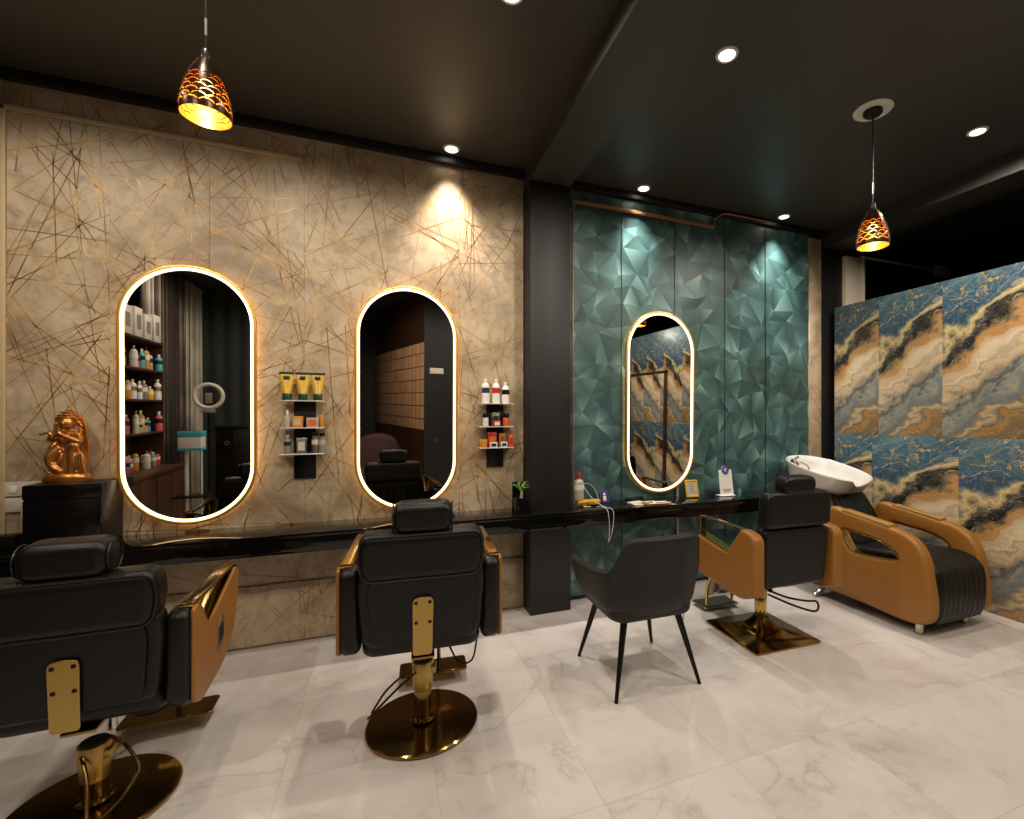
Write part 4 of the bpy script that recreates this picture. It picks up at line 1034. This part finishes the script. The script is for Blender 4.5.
# glass bottle with a red cap on a yellow tray with cables
e = bottle('glass_bottle', 1.452, 3.51, CT+0.051, 0.042, 0.215, 'clearish', 'red', 'clear glass bottle with red cap beside the black column on the right', band='white', neck=0.34, ch=0.22)
e = empty('yellow_clipper', (1.53, 3.50, CT), 0, 'yellow hair clipper lying on the counter below the red-capped bottle', 'hair clipper')
b = MB(); b.slab(fillet([(-0.10, -0.036), (0.05, -0.036), (0.10, -0.028), (0.10, 0.026), (0.05, 0.036), (-0.10, 0.036)], 0.014, 4), 0.040, 0.012, T(0, 0, 0.0305)); b.build('body', 'yellow', e)
b = MB(); b.box(0.098, 0.118, -0.022, 0.022, 0.014, 0.034, r=0.003); b.build('blade', 'black_metal', e)
MB().box(-0.098, 0.0, -0.0365, -0.034, 0.022, 0.030).build('stripe', 'red', e)
MB().tube([(-0.06, -0.04, 0.006), (-0.01, -0.075, 0.006)], 0.004, 8).tube([(-0.04, 0.03, 0.005), (-0.04, -0.04, 0.005)], 0.005, 8).build('stand_foot', 'white', e)
cbp = MB().tube([(1.50, 3.49, 0.985), (1.545, 3.45, 0.90), (1.585, 3.39, 0.845), (1.62, 3.32, 0.815), (1.635, 3.288, 0.78), (1.645, 3.285, 0.66), (1.640, 3.29, 0.56)], 0.0022, 8, 6).tube([(1.50, 3.49, 0.985), (1.60, 3.55, 0.965), (1.645, 3.53, 0.90), (1.65, 3.50, 0.85)], 0.0018, 8, 6).tube([(1.60, 3.42, 0.806), (1.65, 3.36, 0.806), (1.675, 3.296, 0.80), (1.682, 3.286, 0.74), (1.668, 3.29, 0.62), (1.64, 3.295, 0.55)], 0.002, 8, 6).build('charging_cable', 'white'); cbp.location.x = -0.03
tag(cbp, 'thin white charging cable looping over the counter edge beside the yellow clipper', 'cable')
e = empty('card_stand', (1.705, 3.555, CT), 8, 'small purple framed card standing on the counter right of the yellow clipper', 'card')
Mt = R(-12, 'X')
MB().slab(rrect(-0.042, 0.042, 0, 0.105, 0.006), 0.008, 0.002, Mt @ XZ).build('card_frame', 'purple', e)
MB().box(-0.032, 0.032, -0.006, -0.0045, 0.012, 0.092, M4=Mt).build('card_panel', 'purple_dark', e)
MB().box(-0.016, 0.016, -0.0075, -0.0062, 0.020, 0.060, M4=Mt, r=0.0005).box(-0.012, 0.012, -0.0075, -0.0062, 0.066, 0.084, M4=Mt, r=0.0005).build('card_print', 'paper', e)
# papers, clips and comb
e = empty('paper_sheets', (2.02, 3.44, CT), 0, 'loose white papers lying on the counter below the teal-wall mirror', 'papers')
MB().box(-0.14, 0.12, -0.06, 0.05, 0.0005, 0.003, M4=R(6, 'Z')).build('sheet', 'paper', e)
MB().box(-0.02, 0.20, -0.07, 0.03, 0.0035, 0.006, M4=R(-8, 'Z')).build('sheet', 'paper', e)
MB().box(-0.15, -0.02, -0.02, 0.06, 0.0035, 0.016, M4=R(12, 'Z'), r=0.004).build('folded_sheet', 'white', e)
e = empty('yellow_packet', (2.02, 3.40, CT+0.007), 15, 'small yellow packet on top of the loose papers', 'packet')
MB().box(-0.05, 0.05, -0.02, 0.02, 0, 0.012, r=0.004).build('packet_body', 'yellow', e); MB().box(-0.02, 0.02, -0.012, 0.012, 0.0122, 0.013).build('print', 'paper', e)
e = empty('hair_comb', (2.16, 3.375, CT+0.007), -6, 'slim brown comb lying on the right end of the papers', 'comb')
b = MB(); b.box(-0.07, 0.07, 0.006, 0.014, 0, 0.004, r=0.001)
for k in range(28): b.box(-0.068+k*0.005, -0.066+k*0.005, -0.012, 0.007, 0.0005, 0.003)
b.build('comb_body', 'amber', e)
e = empty('hair_trimmer', (1.99, 3.565, CT), 10, 'black hair trimmer lying behind the loose papers', 'hair trimmer')
MB().slab(spline([(-0.085, -0.018), (0.03, -0.022), (0.09, -0.016), (0.09, 0.016), (0.03, 0.022), (-0.085, 0.018)], 4), 0.034, 0.012, T(0, 0, 0.018)).build('body', 'black_gloss', e)
MB().box(0.085, 0.105, -0.014, 0.014, 0.008, 0.028, r=0.003).build('blade', 'steel', e)
MB().tube([(-0.085, 0, 0.015), (-0.13, 0.01, 0.01), (-0.12, 0.045, 0.008), (-0.02, 0.05, 0.008), (0.06, 0.045, 0.008)], 0.004, 8, 6).build('cord', 'black_metal', e)
# gold photo frame
e = empty('gold_frame', (2.565, 3.535, CT), -6, 'small gold framed card leaning on the counter right of the teal-wall mirror', 'picture frame')
Mt = R(-14, 'X')
MB().slab(rrect(-0.062, 0.062, 0, 0.155, 0.004), 0.012, 0.003, Mt @ XZ, inner=rrect(-0.046, 0.046, 0.016, 0.139, 0.003)).build('frame', 'gold_paint', e)
MB().box(-0.047, 0.047, -0.002, 0.004, 0.015, 0.140, M4=Mt).build('panel', 'pale_trim', e)
b = MB()
for k in range(5): b.box(-0.022+0.004*(k % 2), 0.024-0.005*(k % 3), -0.0035, -0.0022, 0.040+k*0.018, 0.046+k*0.018, M4=Mt)
b.build('print', 'grey', e)
MB().box(-0.02, 0.02, 0.0, 0.004, 0.0, 0.12, M4=T(0, 0.050, 0) @ R(10, 'X')).build('easel_leg', 'black_metal', e)
# payment stand : white board with a purple round badge (code left out)
e = empty('payment_stand', (2.915, 3.50, CT), 0, 'white payment card stand with a round purple badge on the right of the counter', 'sign')
Mt = R(-8, 'X')
MB().slab(fillet([(-0.075, 0.0), (0.075, 0.0), (0.072, 0.235), (0.040, 0.235), (0.030, 0.262), (0.0, 0.275), (-0.030, 0.262), (-0.040, 0.235), (-0.072, 0.235)], 0.008, 3), 0.006, 0.002, Mt @ XZ).build('board', 'white', e)
MB().lathe([(0, 0), (0.040, 0), (0.040, 0.003), (0, 0.003)], 32, Mt @ T(0, -0.0035, 0.232) @ R(90, 'X')).build('badge', 'purple', e)
b = MB(); b.box(-0.003, 0.004, -0.009, -0.0070, 0.215, 0.250, M4=Mt); b.box(-0.016, 0.016, -0.009, -0.0070, 0.240, 0.245, M4=Mt); b.box(-0.016, -0.011, -0.009, -0.0070, 0.226, 0.244, M4=Mt); b.build('badge_mark', 'white', e)
MB().box(-0.045, 0.045, -0.005, -0.0036, 0.050, 0.058, M4=Mt).box(-0.03, 0.03, -0.005, -0.0036, 0.035, 0.041, M4=Mt).build('print', 'grey', e)
MB().box(-0.085, 0.075, -0.03, 0.06, 0.0005, 0.006, r=0.002).build('foot', 'white', e)

# sockets left of the cabinet
e = empty('wall_socket', (-1.90, WY-0.006, 0.985), 0, 'white double wall socket with a plug at the left edge above the counter', 'socket')
MB().box(-0.16, 0.09, -0.012, 0, 0.08, 0.16, r=0.004).box(-0.16, 0.09, -0.012, 0, -0.01, 0.07, r=0.004).build('plate', 'offwhite', e)
MB().box(-0.05, -0.02, -0.018, -0.0125, 0.10, 0.14, r=0.002).box(0.0, 0.03, -0.018, -0.0125, 0.10, 0.14, r=0.002).build('switch', 'white', e)
MB().cyl(0, 0, 0, 0.05, 0.022, 0.016, 16, 0.003, M4=T(0.03, -0.013, 0.03) @ R(90, 'X')).tube([(0.03, -0.06, 0.025), (0.035, -0.08, -0.03), (0.03, -0.07, -0.12), (0.02, -0.06, -0.18)], 0.005, 8, 5).build('plug', 'offwhite', e)
e = empty('adapter_box', (-1.90, 3.50, CT), 0, 'small black power adapter on the left end of the counter below the sockets', 'adapter')
MB().box(-0.08, 0.06, -0.04, 0.04, 0, 0.075, r=0.006).build('case', 'black_metal', e)

# ------------------------------------------------------------------ things seen only in the mirrors
sh = empty('product_bookcase', (-2.28, 1.2, 0), 0, 'tall dark walnut bookcase of hair products, seen at the left of the left mirror', 'shelf')
b = MB(); y0, y1 = -0.98, 1.05
zs = [0.90, 1.29, 1.65, 1.98, 2.30]
b.box(-0.30, 0.0, y0, y0+0.02, 0.905, 2.32); b.box(-0.30, 0.0, y1-0.02, y1, 0.905, 2.32); b.box(-0.31, -0.30, y0, y1, 0.905, 2.32); b.build('carcass', 'wood', sh)
for z in zs[1:]: MB().box(-0.299, 0.0, y0+0.021, y1-0.021, z-0.02, z, r=0.002).build('shelf_board', 'wood', sh)
MB().box(-0.299, 0.0, 0.02, 0.04, 0.905, 2.279).build('divider', 'wood', sh)
cc = empty('base_cupboard', (-2.28, 1.2, 0), 0, 'low walnut cupboard with pale edging below the bookcase, seen in the left mirror', 'cupboard')
MB().box(-0.36, 0.18, y0+0.02, y1, 0.08, 0.86, r=0.003).box(-0.36, 0.14, y0+0.04, y1, 0, 0.08).build('body', 'wood', cc)
MB().box(-0.38, 0.20, y0, y1, 0.862, 0.90, r=0.004).build('worktop', 'wood', cc)
for k in range(5): MB().box(0.181, 0.195, y0+0.04+k*0.40, y0+0.42+k*0.40, 0.10, 0.85, r=0.003).box(0.1955, 0.199, y0+0.04+k*0.40, y0+0.05+k*0.40, 0.10, 0.85).build('door', 'wood', cc)
rnd = random.Random(8)
cols = [('white', 'white', 'white'), ('pink', 'white', 'pink'), ('yellow', 'white', 'yellow'), ('red', 'ink', 'red'), ('clearish', 'black_metal', 'frosted'), ('teal_plastic', 'white', 'teal'), ('offwhite', 'gold_satin', 'cream'), ('grey', 'white', 'grey'), ('amber', 'black_metal', 'amber')]
names = {0: 'lowest', 1: 'second', 2: 'third', 3: 'fourth'}
seq = ['nearest the curtain', 'second from the curtain', 'third from the curtain', 'fourth from the curtain', 'fifth from the curtain', 'sixth from the curtain', 'seventh from the curtain', 'eighth from the curtain', 'ninth from the curtain', 'tenth from the curtain', 'eleventh from the curtain']
protos = {}
for lv, z in enumerate([0.90, 1.29, 1.65, 1.98]):
    y = 0.225+0.09
    for k in range(11):
        if 1.19 < y < 1.27: y = 1.30
        bc, cp, nm = rnd.choice(cols); h = rnd.uniform(0.13, 0.25); rr = rnd.uniform(0.026, 0.038)
        if lv == 0: h *= 0.9
        key = bc
        lab = '%s bottle, %s bookcase shelf up, %s, in the left mirror' % (nm, names[lv], seq[k])
        if key not in protos:
            e = bottle('hair_product_bottle', -2.46, y, z, 0.032, 0.20, bc, cp, lab, 'bottle', 'bottles on the bookcase', band=rnd.choice(['white', 'ink', 'gold_satin'])); protos[key] = e
        else:
            e = copy_tree(protos[key]); e['label'] = lab
        e.location = (-2.34+rnd.uniform(-0.05, 0.05), y, z); e.scale = (rr/0.032, rr/0.032, h/0.20)
        y += rnd.uniform(0.085, 0.115)
for k, (yy, hh) in enumerate(((0.42, 0.30), (0.66, 0.26), (0.90, 0.30), (1.15, 0.28))):
    e = empty('appliance_box', (-2.38, yy, 2.30), 90, 'white carton atop the bookcase, %s, in the left mirror' % ['nearest the curtain', 'second from the curtain', 'third from the curtain', 'fourth from the curtain'][k], 'box', 'cartons on top of the bookcase')
    MB().box(-0.09, 0.09, -0.11, 0.11, 0, hh, r=0.003).build('carton', 'offwhite', e)
    MB().box(-0.05, 0.05, -0.1115, -0.1102, hh*0.25, hh*0.75).build('print', 'grey', e)
# hair steamer / trolley
e = empty('trolley', (-1.80, 1.02, 0), 0, 'white and teal salon trolley box on a slim white stand, seen in the left mirror', 'trolley')
MB().box(-0.10, 0.10, -0.09, 0.09, 1.12, 1.32, r=0.012).build('box', 'white', e)
MB().box(-0.104, 0.104, -0.094, 0.094, 1.255, 1.32, r=0.010).box(-0.104, 0.104, -0.094, 0.094, 1.115, 1.145, r=0.008).build('bands', 'teal_plastic', e)
MB().tube([(-0.05, 0, 0.06), (-0.05, 0, 1.12)], 0.018, 14).tube([(0.08, 0, 0.06), (0.08, 0, 1.12)], 0.008, 10).build('stand', 'white', e)
MB().box(-0.14, 0.16, -0.12, 0.12, 0.62, 0.64, r=0.005).box(-0.14, 0.16, -0.12, 0.12, 0.04, 0.06, r=0.005).build('tray', 'black_metal', e)
for (sx, sy) in ((-0.12, -0.1), (0.14, -0.1), (-0.12, 0.1), (0.14, 0.1)): MB().ball((sx, sy, 0.02), 0.02, 12).build('wheel', 'black_metal', e)
e = empty('ring_light', (-1.90, 0.02, 0), 0, 'round white ring light on a black stand, switched off, seen in the left mirror', 'ring light')
MB().tube([(0.145*math.cos(2*PI*k/40), 0, 1.71+0.145*math.sin(2*PI*k/40)) for k in range(40)], 0.024, 12, closed=True).build('ring', 'offwhite', e)
MB().tube([(0, 0, 0.3), (0, 0, 1.565)], 0.014, 12).tube([(0, 0, 0.35), (0.25, 0.15, 0.015)], 0.010, 8).tube([(0, 0, 0.35), (-0.25, 0.15, 0.015)], 0.010, 8).tube([(0, 0, 0.35), (0, -0.28, 0.015)], 0.010, 8).build('tripod', 'black_metal', e)
MB().box(-0.07, 0.07, -0.03, 0.03, 1.50, 1.545, r=0.008).box(-0.035, 0.035, -0.01, 0.01, 1.62, 1.75, r=0.005).build('phone_holder', 'grey', e)
e = empty('station_cart', (-1.66, -0.35, 0), 0, 'black equipment cart below the ring light, seen in the left mirror', 'cart')
MB().box(-0.22, 0.22, -0.2, 0.2, 0.10, 1.30, r=0.01).build('body', 'black_gloss', e); MB().box(-0.24, 0.24, -0.22, 0.22, 1.302, 1.33, r=0.006).build('top', 'black_metal', e)
for (sx, sy) in ((-0.18, -0.16), (0.18, -0.16), (-0.18, 0.16), (0.18, 0.16)): MB().cyl(sx, sy, 0, 0.098, 0.02, n=12).build('foot', 'black_metal', e)
# maroon armchair in the middle mirror
e = empty('armchair', (0.12, -1.42, 0), 12, 'rounded maroon armchair at the rear of the room, seen in the middle mirror', 'armchair')
MB().slab(spline([(-0.36, 0.36), (-0.38, 0.70), (-0.27, 0.97), (0.0, 1.05), (0.27, 0.97), (0.38, 0.70), (0.36, 0.36)], 5), 0.20, 0.07, T(0, -0.32, 0) @ XZ, puff=0.03).build('backrest', 'maroon', e)
MB().slab(rrect(-0.34, 0.34, -0.24, 0.38, 0.08), 0.20, 0.06, T(0, 0, 0.42), puff=0.02).build('seat', 'maroon', e)
for s in (-1, 1): MB().slab(spline([(-0.30, 0.30), (-0.30, 0.74), (0.10, 0.72), (0.40, 0.62), (0.40, 0.30)], 5), 0.14, 0.05, T(s*0.36, 0, 0) @ YZ).build('arm', 'maroon', e)
for (sx, sy) in ((-0.3, -0.22), (0.3, -0.22), (-0.3, 0.3), (0.3, 0.3)): MB().tube([(sx, sy, 0.33), (sx*1.08, sy*1.08, 0)], [0.022, 0.014], 12).build('leg', 'black_metal', e)
